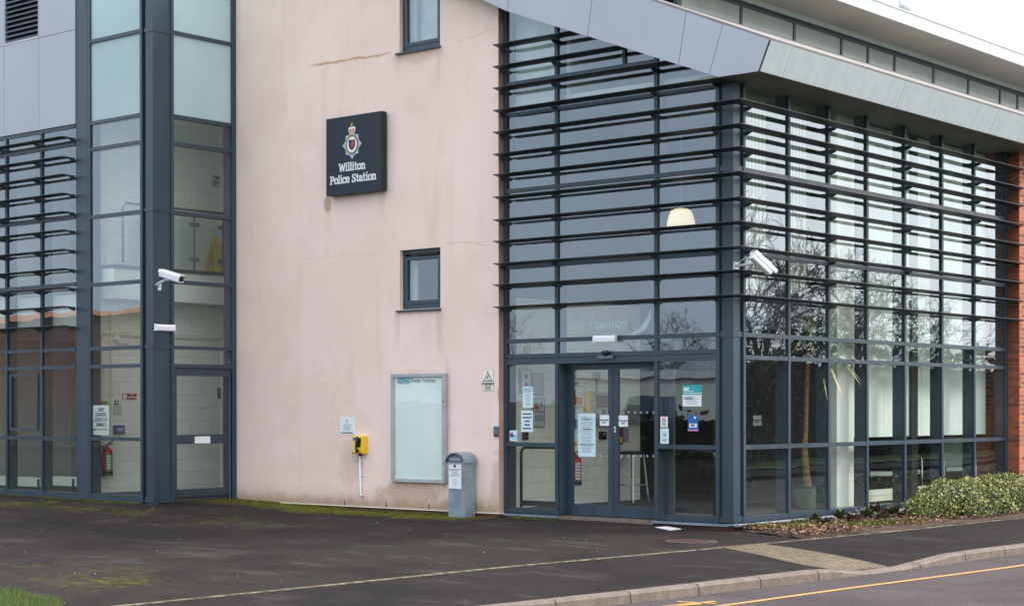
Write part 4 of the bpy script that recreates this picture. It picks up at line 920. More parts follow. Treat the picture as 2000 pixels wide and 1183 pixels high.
# post box
pb=oy(907,1006.5,-.40); gz=zg(pb.x,pb.y); x1=pb.x; y0=pb.y; x0=oy(876,950,y0).x; y1=min(ox(928,960,x1).y,YP-.01)
zt=oy(891,884,y0).z-.02; hs=zt-.10
t=thing('post_box','grey metal pedestal post box with curved lid standing against the pink wall','post box',((x0+x1)/2,(y0+y1)/2,gz))
n=12; xc=(x0+x1)/2; hw=(x1-x0)/2
arc=[(xc+hw*math.cos(math.pi*k/n),hs+.10*math.sin(math.pi*k/n)) for k in range(n+1)]
MB().prism([(x0,y0,gz-.02),(x1,y0,gz-.02)]+[(a,y0,b) for a,b in arc],(0,y1-y0,0)).build('body',POSTBOX,t)
ow=hw+.035; mb=MB()
for k in range(n):
    q=[]
    for j in (k,k+1):
        a=math.pi*j/n; q.append(((xc+ow*math.cos(a)),hs-.025+(.135)*math.sin(a))); q.append((xc+(ow)*math.cos(a),hs-.012+(.145)*math.sin(a)))
    (a0,b0),(a1,b1),(a2,b2),(a3,b3)=q
    mb.hexa([(a0,y0-.045,b0),(a2,y0-.045,b2),(a2,y1,b2),(a0,y1,b0),(a1,y0-.045,b1),(a3,y0-.045,b3),(a3,y1,b3),(a1,y1,b1)])
mb.build('lid',POSTBOX,t,smooth=False)
X0,X1,Z0,Z1=rect(878,889,903,901,y0); MB().box(X0,X1-.005,y0-.012,y0,Z0,Z1).build('slot_flap',DGREY,t,bevel=.003); MB().box(X0+.012,X1-.02,y0-.014,y0-.012,Z0+.012,Z1-.03).build('slot_cover',POSTBOX,t)
X0,X1,Z0,Z1=rect(876,905,902,955,y0-.01); h=MB().box(X0,X1,y0-.012,y0,Z0,Z1).build('notice_holder',LGREY,t,bevel=.003)
MB().box(X0+.01,X1-.012,y0-.015,y0-.012,Z0+.012,Z1-.012).build('notice_sheet',PAPER,h)
lines(t,y0-.015,X0+.03,X1-.03,(Z0+Z1)/2,Z1-.07,6,INK,h,seed=2,thick=.25); lines(t,y0-.015,X0+.06,X1-.06,Z0+.05,(Z0+Z1)/2-.03,5,GINK,h,seed=4,thick=.25)
MB().lathe(((X0+X1)/2,y0-.02,Z1-.03),[(.0,-.02),(.018,-.012),(.02,0),(.012,.016),(0,.02)],10).build('lock_knob',BLACK,t,smooth=True)
# ------------------------------------------------------------------ cameras, lights on the frames
def bulkhead(u0,v0,u1,v1,Y,label):
    x0,x1,z0,z1=rect(u0,v0,u1,v1,Y-.07)
    t=thing('bulkhead_light',label,'light',((x0+x1)/2,Y,z0)); MB().box(x0,x1,Y-.02,Y,z0+.005,z1-.005).build('back_plate',WHITE,t,bevel=.003)
    o=MB().prism([(x0+.012,Y-.02,z0),(x0+.012,Y-.06,z0+.006),(x0+.012,Y-.078,z0+.03),(x0+.012,Y-.078,z1-.03),(x0+.012,Y-.06,z1-.006),(x0+.012,Y-.02,z1)],(x1-x0-.024,0,0)).build('diffuser',LAMP,t,bevel=.004)
    mb=MB(); k=x0+.03
    while k<x1-.03:
        for j in range(3): mb.box(k,k+.008,Y-.0795,Y-.078,z0+.034+j*(z1-z0-.06)/3,z0+.034+(j+.55)*(z1-z0-.06)/3)
        k+=.02
    mb.build('prism_pattern',GINK,o)
    mb=MB(); mb.box(x0,x0+.014,Y-.082,Y,z0-.004,z1+.004); mb.build('end_cap',WHITE,t,bevel=.003); mb=MB(); mb.box(x1-.014,x1,Y-.082,Y,z0-.004,z1+.004); mb.build('end_cap',WHITE,t,bevel=.003)
bulkhead(1158,654.5,1201,668,-.022,'lit white bulkhead light fixed to the frame above the entrance doors')
# the tower's light sits on its right hand face
z0,z1=ox(318,645,TX+.09).z,ox(318,633,TX+.09).z; y0,y1=TY-.0,TY+.385
t=thing('bulkhead_light','lit white bulkhead light on the corner column left of the pink wall','light',(TX,(y0+y1)/2,z0))
MB().box(TX+.011,TX+.03,y0,y1,z0+.005,z1-.005).build('back_plate',WHITE,t)
o=MB().prism([(TX+.03,y0+.012,z0),(TX+.07,y0+.012,z0+.006),(TX+.088,y0+.012,z0+.03),(TX+.088,y0+.012,z1-.03),(TX+.07,y0+.012,z1-.006),(TX+.03,y0+.012,z1)],(0,y1-y0-.024,0)).build('diffuser',LAMP,t)
mb=MB(); k=y0+.03
while k<y1-.03:
    for j in range(3): mb.box(TX+.088,TX+.0895,k,k+.008,z0+.034+j*(z1-z0-.06)/3,z0+.034+(j+.55)*(z1-z0-.06)/3)
    k+=.02
mb.build('prism_pattern',GINK,o)
for a in (y0,y1-.014): MB().box(TX+.011,TX+.092,a,a+.014,z0-.004,z1+.004).build('end_cap',WHITE,t)
def cctv(wall,joint,front,back,rad,label,arm,rest=None):
    """wall: bracket foot, joint: swivel, front/back: ends of the housing"""
    t=thing('security_camera',label,'camera',wall)
    wall,joint,front,back=map(Vector,(wall,joint,front,back)); d=(front-back).normalized()
    s=d.cross(Vector((0,0,1))).normalized(); u=s.cross(d)
    prof=[(-1,-.75),(-.8,-1),(.8,-1),(1,-.75),(1,.55),(.75,.85),(-.75,.85),(-1,.55)]
    P=[back+s*a*rad*.85+u*b*rad for a,b in prof]
    MB().prism(P,front-back).build('housing',WHITE,t,bevel=.006)
    P=[back-d*.01+s*a*rad+u*(b*rad) for a,b in ((-1,.1),(-1,.75),(-.75,1.05),(.75,1.05),(1,.75),(1,.1),(.93,.1),(.93,.7),(.7,.95),(-.7,.95),(-.93,.7),(-.93,.1))]
    MB().prism(P,(front-back)*1.0+d*.06).build('sunshield',WHITE,t)
    P=[front+s*a*rad*.66+u*b*rad*.66 for a,b in prof]; MB().prism(P,d*.006).build('lens_window',BLACK,t)
    MB().tube(arm,[.022,.018,.022,.026][:len(arm)] if len(arm)<=4 else .02,10).build('bracket_arm',WHITE,t,smooth=True)
    MB().tube([arm[-1],Vector(arm[-1])*.3+(front*.45+back*.55)*.7],.016,8).build('swivel',LGREY,t,smooth=True)
    return t
# camera on the tower column
YA=TY-.22; 
b_=oy(316,533,TY-.18); f_=oy(354,545,TY-.36); w0=oy(313,556,TY-.0); w1=Vector((w0.x,TY,w0.z-.05))
t=cctv((w0.x,TY,w0.z-.02),b_,f_,b_,.058,'white bullet security camera on bracket at the corner column of the tower',[(w0.x-.01,TY,w0.z-.03),(w0.x-.01,TY-.07,w0.z+.0),(oy(320,545,TY-.2).x,TY-.16,oy(320,546,TY-.2).z),(oy(330,544,TY-.25).x,TY-.22,oy(330,545,TY-.24).z)])
MB().box(w0.x-.035,w0.x+.03,TY-.02,TY,w0.z-.09,w0.z+.03).build('wall_plate',WHITE,t,bevel=.004)
# camera at the right corner
pA=ox(1437,519,.01); b_=ox(1470,497,.42); f_=ox(1505,530,.52)
t=cctv((0.01,pA.y,pA.z),b_,f_,b_,.062,'white bullet security camera hanging out over the corner on a long arm',[pA,ox(1455,517,.2),ox(1472,514,.36),ox(1482,512,.43)])
MB().box(.0,.03,pA.y-.05,pA.y+.05,pA.z-.05,pA.z+.05).build('wall_plate',WHITE,t,bevel=.004)
MB().tube(smooth_path([ox(1437,521,.02),ox(1450,507,.15),ox(1462,503,.3),ox(1470,500,.4)]),.007,6).build('cable',WHITE,t)
# door sensor
c_=oy(1182,690,-.06)
t=thing('door_sensor','black domed motion sensor above the sliding doors','sensor',(c_.x,0,c_.z))
MB().lathe((c_.x,-.055,c_.z-.035),[(0,0),(.035,.01),(.05,.035),(.055,.06),(.035,.075)],14).build('dome',BLACK,t,smooth=True)
x0,x1,z0,z1=rect(1167,694,1197,701,-.05); MB().box(x0,x1,-.06,-.021,z0,z1).build('base_bar',DGREY,t,bevel=.006)
# ------------------------------------------------------------------ sheets on and behind the glass
def sheet(name,label,cat,u0,v0,u1,v1,Y,mat,n=0,ink=None,seed=1,head=None,pl='y',hz=.12,thick=.003,group=None):
    x0,x1,z0,z1=rect(u0,v0,u1,v1,Y) if pl=='y' else rectx(u0,v0,u1,v1,Y)
    if pl=='y':
        t=thing(name,label,cat,((x0+x1)/2,Y,z0),group); MB().box(x0,x1,Y,Y+thick,z0,z1).build('sheet',mat,t)
    else:
        t=thing(name,label,cat,(Y,(x0+x1)/2,z0),group); MB().box(Y-thick,Y,x0,x1,z0,z1).build('sheet',mat,t)
    h=z1-z0; wd=x1-x0
    if n: lines(t,Y,x0+wd*.12,x1-wd*.12,z0+h*.08,z1-h*(hz+.04 if head else .08),n,ink or GINK,t,seed=seed,plane=pl)
    if head:
        mb=MB()
        if pl=='y': mb.box(x0,x1,Y-.0012,Y,z1-h*hz,z1)
        else: mb.box(Y,Y+.0012,x0,x1,z1-h*hz,z1)
        mb.build('header',head,t)
    return t,(x0,x1,z0,z1)
YG=.004
t,r4=sheet('door_paper','upper pale paper with teal heading taped inside the leftmost entrance pane','notice',1021,755,1041,796,YG,PAPERB,12,GINK,1)
letters(t,'heading','Somerset West\nand Taunton',TEAL,(r4[0]+.015,YG-.001,r4[3]-.035),X_,.03,align='LEFT')
t,r4=sheet('door_paper','lower pale paper with bold lines taped inside the leftmost entrance pane','notice',1018,801,1041,843,YG,PAPERB,5,INK,2,hz=.2)
t,r4=sheet('heart_sticker','small blue and white sticker with a red heart in the leftmost entrance pane','sticker',995.5,840,1010,861,YG,PAPERB)
mb=MB(); c_=(r4[0]+(r4[1]-r4[0])*.28,(r4[2]+r4[3])/2+.01); mb.disc((c_[0],YG-.001,c_[1]),(0,-1,0),.036,16); mb.build('blue_ring',BLUE,t)
mb=MB(); hs_=.024; poly(mb,[(c_[0],c_[1]-hs_*1.2),(c_[0]+hs_,c_[1]+.1*hs_),(c_[0]+hs_*.6,c_[1]+hs_*.8),(c_[0],c_[1]+hs_*.4),(c_[0]-hs_*.6,c_[1]+hs_*.8),(c_[0]-hs_,c_[1]+.1*hs_)],YG-.002); mb.build('heart',RED,t)
mb=MB(); mb.box(r4[0]+.05,r4[1]-.005,YG-.001,YG,r4[2]+.06,r4[2]+.085); mb.box(r4[0]+.05,r4[1]-.005,YG-.001,YG,r4[2]+.03,r4[2]+.045); mb.build('blue_band',simple('cyan_print',(.05,.45,.62),.5),t)
YDg=YD+.014
t,r4=sheet('door_paper','long double sheet of pale printed notices on the left sliding door','notice',1129,807,1163,891,YDg,PAPERB,26,GINK,5)
mb=MB(); h=r4[3]-r4[2]; mb.box(r4[0]+.02,r4[1]-.02,YDg-.0015,YDg,r4[2]+h*.27,r4[2]+h*.28); mb.box(r4[0]+.09,r4[1]-.09,YDg-.0015,YDg,r4[2]+h*.63,r4[2]+h*.65); mb.box(r4[0]+.08,r4[1]-.08,YDg-.0015,YDg,r4[2]+h*.86,r4[2]+h*.875); mb.build('subheading',INK,t)
mb=MB(); mb.prism([(r4[0]+.05,YDg-.001,r4[3]-.03),(r4[0]+.13,YDg-.001,r4[3]-.06),(r4[0]+.15,YDg-.001,r4[3]-.04),(r4[0]+.12,YDg-.001,r4[3]-.05)],(0,-.001,0)); mb.build('logo_swoosh',TEAL,t)
for (a,b,c_,d_,lb) in ((1171.5,810,1189.5,831,'white automatic door sign at the edge of the left sliding door'),(1208.5,811,1226,832.5,'white automatic door sign at the edge of the right sliding door')):
    t,r4=sheet('automatic_door_sign',lb,'sign',a,b,c_,d_,YD-.004,WHITE,thick=.004)
    letters(t,'lettering','Automatic\ndoor',simple('navy_ink',(.03,.03,.12)),((r4[0]+r4[1])/2,YD-.0055,(r4[2]+r4[3])/2-.005),X_,.036,off=.0008)
t,r4=sheet('welcome_notice','teal and white welcome notice in the glass pane right of the doors','notice',1333,752,1370,793,YG,PAPER,6,GINK,7,head=TEAL,hz=.46)
h=r4[3]-r4[2]; mb=MB(); mb.prism([(r4[0]+.02,YG-.002,r4[3]-.07),(r4[0]+.02,YG-.002,r4[3]-.03),(r4[0]+.12,YG-.002,r4[3]-.03),(r4[0]+.10,YG-.002,r4[3]-.06),(r4[0]+.08,YG-.002,r4[3]-.07)],(0,-.001,0)); mb.build('logo',PAPERB,t)
letters(t,'heading','Welcome to\nWest Somerset House',PAPER,(r4[0]+.02,YG-.003,r4[3]-h*.30),X_,.032,align='LEFT',off=.0006)
letters(t,'opening_times','Opening Hours\nMonday to Friday',INK,(r4[0]+.02,YG-.003,r4[3]-h*.60),X_,.022,align='LEFT')
t,r4=sheet('blue_notice','narrow blue card with white panel in the pane right of the doors','notice',1343.5,810,1363.5,841,YG,BLUE,0)
h=r4[3]-r4[2]; mb=MB(); mb.box(r4[0]+.025,r4[1]-.02,YG-.0015,YG,r4[2]+h*.22,r4[2]+h*.46); mb.build('white_panel',PAPER,t); letters(t,'panel_lettering','BIN',INK,((r4[0]+r4[1])/2,YG-.003,r4[2]+h*.29),X_,.04,off=.002)
mb=MB(); mb.box(r4[0],r4[1],YG-.0015,YG,r4[2],r4[2]+h*.07); mb.build('pink_band',PINKP,t)
mb=MB(); mb.disc((r4[1]-.05,YG-.0015,r4[3]-.035),(0,-1,0),.018,5); mb.build('white_crown_mark',PAPER,t)
t,r4=sheet('no_smoking_sticker','small white sticker with red and green round symbols beside the right door','sticker',1290,813,1304,834,YG,WHITE)
for zz,mt in ((r4[3]-.045,RED),(r4[2]+.045,simple('green_ring',(.02,.30,.12)))):
    mb=MB(); xc=(r4[0]+r4[1])/2; ring=[]
    for k in range(20):
        a,b=2*math.pi*k/20,2*math.pi*(k+1)/20
        mb.face([(xc+q_*math.cos(w_),YG-.001,zz+q_*math.sin(w_)) for q_,w_ in ((.026,a),(.034,a),(.034,b),(.026,b))])
    mb.prism([(xc-.024,YG-.001,zz+.018),(xc-.018,YG-.001,zz+.024),(xc+.024,YG-.001,zz-.018),(xc+.018,YG-.001,zz-.024)],(0,-.0005,0)); o=mb.build('ring_symbol',mt,t)
    MB().box(xc-.015,xc+.015,YG-.0008,YG,zz-.007,zz+.007).build('cigarette_symbol',INK,t)
t,r4=sheet('smoking_notice','pale blue notice with a black cigarette symbol below the round symbol sticker','notice',1289.5,836,1306,866,YG,PAPERB,0)
xc=(r4[0]+r4[1])/2; MB().box(xc-.02,xc+.022,YG-.0015,YG,r4[3]-.105,r4[3]-.092).build('cigarette_symbol',INK,t); mb=MB().tube(smooth_path([Vector((xc-.005,YG-.002,r4[3]-.085)),Vector((xc-.012,YG-.002,r4[3]-.07)),Vector((xc+.005,YG-.002,r4[3]-.055)),Vector((xc+.02,YG-.002,r4[3]-.07)),Vector((xc+.024,YG-.002,r4[3]-.10))]),.003,4); mb.build('smoke_symbol',INK,t)
lines(t,YG,r4[0]+.02,r4[1]-.02,r4[2]+.03,r4[2]+.07,3,INK,t,seed=3)
# big etched lettering inside above the door
a=oy(1167,641,.02)
t=thing('window_lettering','faint pale council lettering and swoosh on the glass above the entrance doors','lettering',(a.x,.02,a.z))
FADE=simple('etched_vinyl',(.38,.45,.47),.7)
letters(t,'lettering','and Taunton',FADE,(a.x,.02,a.z),X_,.20,off=.002)
P=[oy(u,v,.02) for u,v in ((1198,662),(1225,655),(1250,640),(1265,618),(1271,598),(1271,622),(1262,642),(1240,654),(1222,660))]
MB().prism(P,(0,.003,0)).build('swoosh',FADE,t)
# ------------------------------------------------------------------ things on the lobby side wall (x=-4)
XL_=-4.0
def wallbox(name,label,cat,u0,v0,u1,v1,mat,dpth=.03,parts=()):
    y0,y1,z0,z1=rectx(u0,v0,u1,v1,XL_+dpth)
    t=thing(name,label,cat,(XL_,(y0+y1)/2,z0)); MB().box(XL_,XL_+dpth,y0,y1,z0,z1).build('board' if 'board' in name or 'poster' in name else 'body',mat,t)
    for (nm,a,b,c_,d_,mt,e_) in parts: MB().box(XL_+dpth,XL_+dpth+e_,y0+(y1-y0)*a,y0+(y1-y0)*b,z0+(z1-z0)*c_,z0+(z1-z0)*d_).build(nm,mt,t)
    return t,(y0,y1,z0,z1)
t,q=wallbox('framed_poster','narrow grey framed certificate highest on the lobby wall behind the left pane','poster',1016,720,1039,767,LGREY,.03,(('print',.14,.86,.08,.92,PAPER,.002),('red_print',.38,.62,.3,.42,RED,.003),('crest_print',.4,.62,.6,.75,PURP,.003)))
t,q=wallbox('framed_poster','plain grey framed sheet beside the certificate on the lobby wall','poster',1040,728,1062,772,LGREY,.025,(('print',.1,.9,.06,.94,simple('grey_paper',(.50,.53,.50)),.002),))
t,q=wallbox('energy_poster','framed energy rating poster with coloured bars on the lobby wall','poster',1041,777,1064,834,simple('dark_frame',(.12,.13,.13)),.03,(('print',.06,.94,.03,.97,simple('pale_poster',(.52,.60,.56)),.002),('red_band',.1,.5,.62,.7,RED,.003),('orange_band',.1,.45,.71,.77,ORG,.003),('green_band',.1,.38,.78,.85,GREEN,.003),('blue_mark',.62,.82,.72,.86,BLUE,.003),('text_rule',.08,.92,.52,.55,INK,.003),('text_rule',.15,.6,.2,.42,GINK,.003),('text_rule',.65,.9,.2,.42,GINK,.003)))
t,q=wallbox('wall_switch','small black push pad on the lobby wall below the taped papers','switch',1025,843,1032.5,859,BLACK,.05)
t,q=wallbox('information_board','tall white sheet with blue bands high on the wall behind the left door','notice',1112,714,1130,750,PAPER,.02,(('blue_band',0,1,.0,.09,BLUE,.002),('blue_band',0,1,.9,1,BLUE,.002),('symbol',.35,.65,.66,.82,INK,.002),('text_rule',.15,.85,.45,.5,GINK,.002),('text_rule',.2,.8,.34,.38,GINK,.002),('text_rule',.15,.85,.24,.28,GINK,.002)))
t,q=wallbox('information_board','framed board with red and orange poster behind the left door','notice board',1110,753,1142,795,LGREY,.025,(('back',.04,.96,.05,.95,PAPER,.002),('red_print',.12,.55,.12,.5,RED,.004),('red_print',.2,.42,.5,.82,RED,.004),('orange_print',.55,.82,.1,.45,ORG,.004)))
t,q=wallbox('information_board','framed board with blue poster behind the left door','notice board',1110,797,1131,839,LGREY,.025,(('back',.04,.96,.05,.95,PAPER,.002),('blue_print',.1,.85,.08,.5,BLUE,.004),('blue_print',.2,.6,.5,.95,BLUE,.004)))
t,q=wallbox('leaflet_rack','small white leaflets over an orange strip behind the left door','leaflets',1112,843,1134,869,PAPER,.03,(('orange_strip',0,1,0,.22,ORG,.003),('teal_print',.1,.4,.25,.55,TEAL,.003)))
t,q=wallbox('yellow_reflection_panel','tall yellow panel standing in for a yellow reflection behind the left door','panel',1143,766,1163,808,YELLOW,.03)  # yellow reflection in the door glass, painted as a panel
t,q=wallbox('wall_cabinet','pale grey electrical cabinet with black screen on the lobby wall','cabinet',1160,765,1196,833,LGREY,.10,(('screen',.12,.75,.55,.9,BLACK,.006),))
t,q=wallbox('wall_cabinet','small grey switch box high on the lobby wall with a cable','switch box',1161,727,1173,739,LGREY,.05,(('cable',.4,.55,-2.3,0,GINK,-.03),))
t,q=wallbox('wall_intercom','black intercom handset on the lobby wall left of the door join','intercom',1175,842,1185,858,BLACK,.06,(('speaker',.3,.7,.55,.85,LGREY,.003),))
t,q=wallbox('red_folder_holder','red holder with a yellow tag on the wall behind the right door','holder',1206,835,1217,868,simple('dark_red',(.25,.03,.04)),.04,(('yellow_tag',.4,.85,.12,.45,YELLOW,.003),))
t,q=wallbox('grey_wall_sheet','grey sheet on the lobby wall behind the right door','notice',1218,833,1228,863,simple('mid_grey',(.35,.37,.37)),.02,(('text_rule',.2,.8,.2,.8,GINK,.002),))
t,q=wallbox('grey_wall_box','flat grey box on the lobby wall behind the right door','box',1226,790,1250,829,simple('box_grey',(.28,.30,.29)),.06,(('lamp',.1,.2,.5,.6,RED,.004),('lamp',.5,.6,.5,.6,RED,.004),('lamp',.8,.9,.5,.6,RED,.004)))
# fire extinguishers
def extinguisher(c,h,rad,label,band,dirv):
    t=thing('fire_extinguisher',label,'fire extinguisher',c); c=Vector(c)
    MB().lathe(c,[(rad*.95,0),(rad,.01),(rad,h*.72),(rad*.85,h*.79),(rad*.35,h*.85),(rad*.3,h*.9)],18).build('cylinder',RED,t,smooth=True)
    MB().lathe(c,[(rad*1.06,-.01),(rad*1.06,h*.12)],18).build('base_cap',BLACK,t)
    MB().lathe(c+Vector((0,0,h*.88)),[(.018,0),(.018,.04)],8).build('valve',CHROME,t)
    d=Vector(dirv); mb=MB(); mb.tube([c+Vector((0,0,h*.94)),c+d*.10+Vector((0,0,h*.97))],.010,6); mb.tube([c+Vector((0,0,h*.96)),c+d*.11+Vector((0,0,h*1.06))],.010,6); mb.build('handle',RED if band is PAPER else BLACK,t)
    MB().tube(smooth_path([c+Vector((0,0,h*.93)),c-d*(rad+.05)+Vector((0,0,h*.86)),c-d*(rad+.045)+Vector((0,0,h*.5)),c-d*(rad+.02)+Vector((0,0,h*.16))]),.012,8).build('hose',BLACK,t,smooth=True)
    fc=Vector((.764,-.645,0)); fc=(Vector((CAM.x-c.x,CAM.y-c.y,0))).normalized(); s=Vector((-fc.y,fc.x,0)); mb=MB(); P=[]
    for k in range(7):
        a=R(-12+62*k/6); P.append(c+(fc*math.cos(a)+s*math.sin(a))*(rad+.001))
    for k in range(6): mb.face([P[k]+Vector((0,0,h*.15)),P[k+1]+Vector((0,0,h*.15)),P[k+1]+Vector((0,0,h*.66)),P[k]+Vector((0,0,h*.66))])
    o=mb.build('label_band',band,t)
    mb=MB()
    for j in range(5):
        z_=h*(.22+.085*j)
        for k in range(1,5): mb.face([P[k]*1.0+fc*.0015+Vector((0,0,z_)),P[k+1]+fc*.0015+Vector((0,0,z_)),P[k+1]+fc*.0015+Vector((0,0,z_+.018)),P[k]+fc*.0015+Vector((0,0,z_+.018))])
    mb.build('label_print',WHITE if band is GREEN else RED,o)
    MB().box(c.x-.12 if dirv[1] else c.x,c.x-.06,c.y-.02,c.y+.02,c.z+h*.8,c.z+h*.86).build('wall_hook',BLACK,t)
    return t
p=ox(1126,947,XL_+.10); q=ox(1126,882,XL_+.10); extinguisher((XL_+.10,p.y,p.z+.01),q.z-p.z,.075,'red fire extinguisher on the lobby wall behind the left sliding door',PAPER,(0,1,0))
p=ox(210,928,XS+.10); q=ox(210,866,XS+.10); extinguisher((XS+.10,p.y,p.z+.01),q.z-p.z,.085,'red fire extinguisher with green label on white blockwork behind the tower glass',GREEN,(0,1,0))
# stool
b0=oz(1212,978,.09); b1=oz(1258,981,.09); c_=(b0+b1)/2; top=.09+.80; rr=(b1-b0).length/2*.92
t=thing('bar_stool','tall round stool with dark seat and thin metal legs behind the right sliding door','stool',(c_.x,c_.y,.09))
MB().lathe((c_.x,c_.y,top-.05),[(rr*.8,0),(rr*.84,.015),(rr*.84,.04),(rr*.76,.05)],20).build('seat',BLACK,t,smooth=False)
for k in range(4):
    a=R(40+90*k); MB().tube([(c_.x+rr*.68*math.cos(a),c_.y+rr*.68*math.sin(a),top-.05),(c_.x+rr*math.cos(a),c_.y+rr*math.sin(a),.09)],.012,8).build('leg',CHROME,t)
MB().tube([(c_.x+rr*.87*math.cos(R(10*k)),c_.y+rr*.87*math.sin(R(10*k)),.36) for k in range(37)],.009,6,cap=False).build('foot_ring',CHROME,t,smooth=True)
# guard rails just inside the glass
def guard(us,label,Yr,vt,vb):
    xa_,xb_=oy(us[0],900,Yr).x,oy(us[1],900,Yr).x; zt=oy(us[0],vt,Yr).z
    t=thing('guard_rail',label,'rail',(xa_,Yr,.09)); r=.09; P=[(xa_,Yr,.10),(xa_,Yr,zt-r)]+[(xa_+r-r*math.cos(R(15*k)),Yr,zt-r+r*math.sin(R(15*k))) for k in range(1,7)]
    if us[2]: P+=[(xb_-r+r*math.sin(R(15*k)),Yr,zt-r+r*math.cos(R(15*k))) for k in range(0,7)]+[(xb_,Yr,.10)]
    else: P+=[(xb_,Yr,zt)]
    MB().tube(P,.021,10).build('rail_tube',BLACK,t,smooth=True); MB().box(xa_+.03,xb_-.02,Yr-.01,Yr+.01,.13,.21).build('bottom_bar',BLACK,t); return t
guard((1018,1092,0),'black curved guard rail behind the bottom pane left of the doors',.32,873,0)
guard((1312,1396,1),'dark guard rail behind the bottom pane right of the doors',.32,880,0)
# pendant lamp
c_=oy(1330,442,1.2)
t=thing('pendant_lamp','cream dome pendant lamp glowing behind the upper glass near the corner','lamp',(c_.x,c_.y,c_.z))
k=.205
MB().lathe(c_,[(k*1.0,0),(k*.97,.06),(k*.86,.15),(k*.72,.22),(k*.45,.25),(k*.2,.26)],24).build('lamp_shade',WARM,t,smooth=True)
MB().tube([(c_.x,c_.y,c_.z+.25),(c_.x,c_.y,5.95)],.006,6).build('flex',GINK,t)
# palm in its pot
zf=.09; c_=ox(1579,958,-1.0); c_=Vector((-1.0,c_.y,zf)); cyy=ox(1579,945,-1.0).y
cyy=min(cyy,3.2); 
pc=ox(1578,820,-.95); py_=3.05; 
d=ray(1577,900); tt=(py_-CAM.y)/d.y; pp=CAM+d*tt
t=thing('potted_palm','tall indoor palm with slim bare trunk in a dark pot behind the right facade','palm',(pp.x,py_,zf))
zp=CAM.z+ray(1577,950).z/ray(1577,950).y*(py_-CAM.y)
MB().lathe((pp.x,py_,zf),[(.16,0),(.23,max(.25,zp-zf)),(.25,max(.25,zp-zf)),(.25,max(.27,zp-zf+.02)),(.2,max(.2,zp-zf-.03))],20).build('pot',simple('green_pot',(.16,.22,.19),.5),t)
def ptp(u,v,y=py_): d=ray(u,v); return CAM+d*((y-CAM.y)/d.y)
tr=[ptp(1578,950),ptp(1574,915),ptp(1572,880),ptp(1574,830),ptp(1575,780),ptp(1577,720),ptp(1578,680),ptp(1579,650)]
MB().tube(smooth_path(tr,6),[.062-.030*min(1,k/20)+.003*(k%2) for k in range(43)],10).build('trunk',PBARK,t,smooth=False)
top=tr[-1]; rnd=random.Random(8); mb=MB()
for k in range(46):
    a=rnd.uniform(0,2*math.pi); el=rnd.uniform(-.3,1.25); L=rnd.uniform(.6,1.1); base=top-Vector((0,0,rnd.uniform(0,.15)))
    h=Vector((math.cos(a),math.sin(a),0)); s=Vector((-math.sin(a),math.cos(a),0)); pts=[]
    for j in range(7):
        q=j/6; pts.append(base+h*L*math.cos(el)*q+Vector((0,0,L*math.sin(el)*q-.45*L*q*q*(1.1+rnd.random()*.3))))
    for j in range(6):
        w0_,w1_=.034*(1-(j/6)**2)+.004,.024*(1-((j+1)/6)**2)+.001
        mb.face([pts[j]-s*w0_,pts[j+1]-s*w1_,pts[j+1]+s*w1_,pts[j]+s*w0_])
mb.build('frond',PALML,t)
# chairs and bench behind the right facade
def chair(cx,cyy,rot,label):
    t=thing('waiting_chair',label,'chair',(cx,cyy,zf),'waiting chairs behind the right facade'); ca,sa=math.cos(rot),math.sin(rot)
    def P(x,y,z): return (cx+x*ca-y*sa,cyy+x*sa+y*ca,zf+z)
    def bx(x0,x1,y0,y1,z0,z1,tl=0): return [P(x0,y0,z0),P(x1,y0,z0),P(x1,y1,z0),P(x0,y1,z0),P(x0,y0+tl,z1),P(x1,y0+tl,z1),P(x1,y1+tl,z1),P(x0,y1+tl,z1)]
    MB().hexa(bx(-.24,.24,-.25,.22,.40,.47)).build('seat',FABRIC,t,bevel=.01); MB().hexa(bx(-.24,.24,.20,.26,.46,.98,.14)).build('backrest',FABRIC,t,bevel=.01)
    for s in (-.27,.27): MB().tube([P(s,.22,.0),P(s,-.22,.0),P(s,-.28,.05),P(s,-.22,.62),P(s,-.17,.68),P(s,.24,.68)],.013,8).build('arm_tube',CHROME,t,smooth=True)
for i,(u,X) in enumerate(((1722,-.8),(1762,-.95),(1868,-.85))):
    p=ox(u,930,X); chair(X,p.y,R(40),('pale green waiting chair nearest the corner seen under the blinds','pale green waiting chair in the middle seen under the blinds','pale green waiting chair farthest from the corner just above the hedge')[i])
y0,y1,z0,z1=rectx(1690,954,1790,976,-.42)
t=thing('radiator','low pale cream radiator behind the right facade beside the hedge','radiator',(-.42,y0,zf)); MB().box(-.52,-.42,y0,y1+2.2,z0,z1).build('panel',CREAM,t)
mb=MB(); mb.box(-.42,-.418,y0,y1+2.2,(z0+z1)/2-.004,(z0+z1)/2+.004); mb.build('panel_groove',GINK,t)
for a in (y0+.1,y1+1.9): MB().box(-.50,-.44,a,a+.03,zf,z0).build('leg',CREAM,t)
t,r4=sheet('inner_door_sign','small white sign on the dark inner door behind the corner pane','sign',1471,811,1487,831,3.43,WHITE,thick=.006); letters(t,'lettering','Automatic\ndoor',INK,((r4[0]+r4[1])/2,3.426,(r4[2]+r4[3])/2),X_,.036,off=.001)
# radiators behind the left wing
for u0,u1,lb in ((-20,82,'low cream radiator behind the leftmost ground floor panes'),(98,150,'low cream radiator behind the ground floor pane beside the flat post')):
    x0,x1,z0,z1=rect(u0,930,u1,948,TY+.45); t=thing('radiator',lb,'radiator',(x0,TY+.45,.13)); MB().box(x0,x1,TY+.45,TY+.55,z0,z1).build('panel',CREAM,t)
    MB().box(x1-.1,x1-.07,TY+.42,TY+.45,z0-.1,z1-.03).build('valve_pipe',BLACK,t)
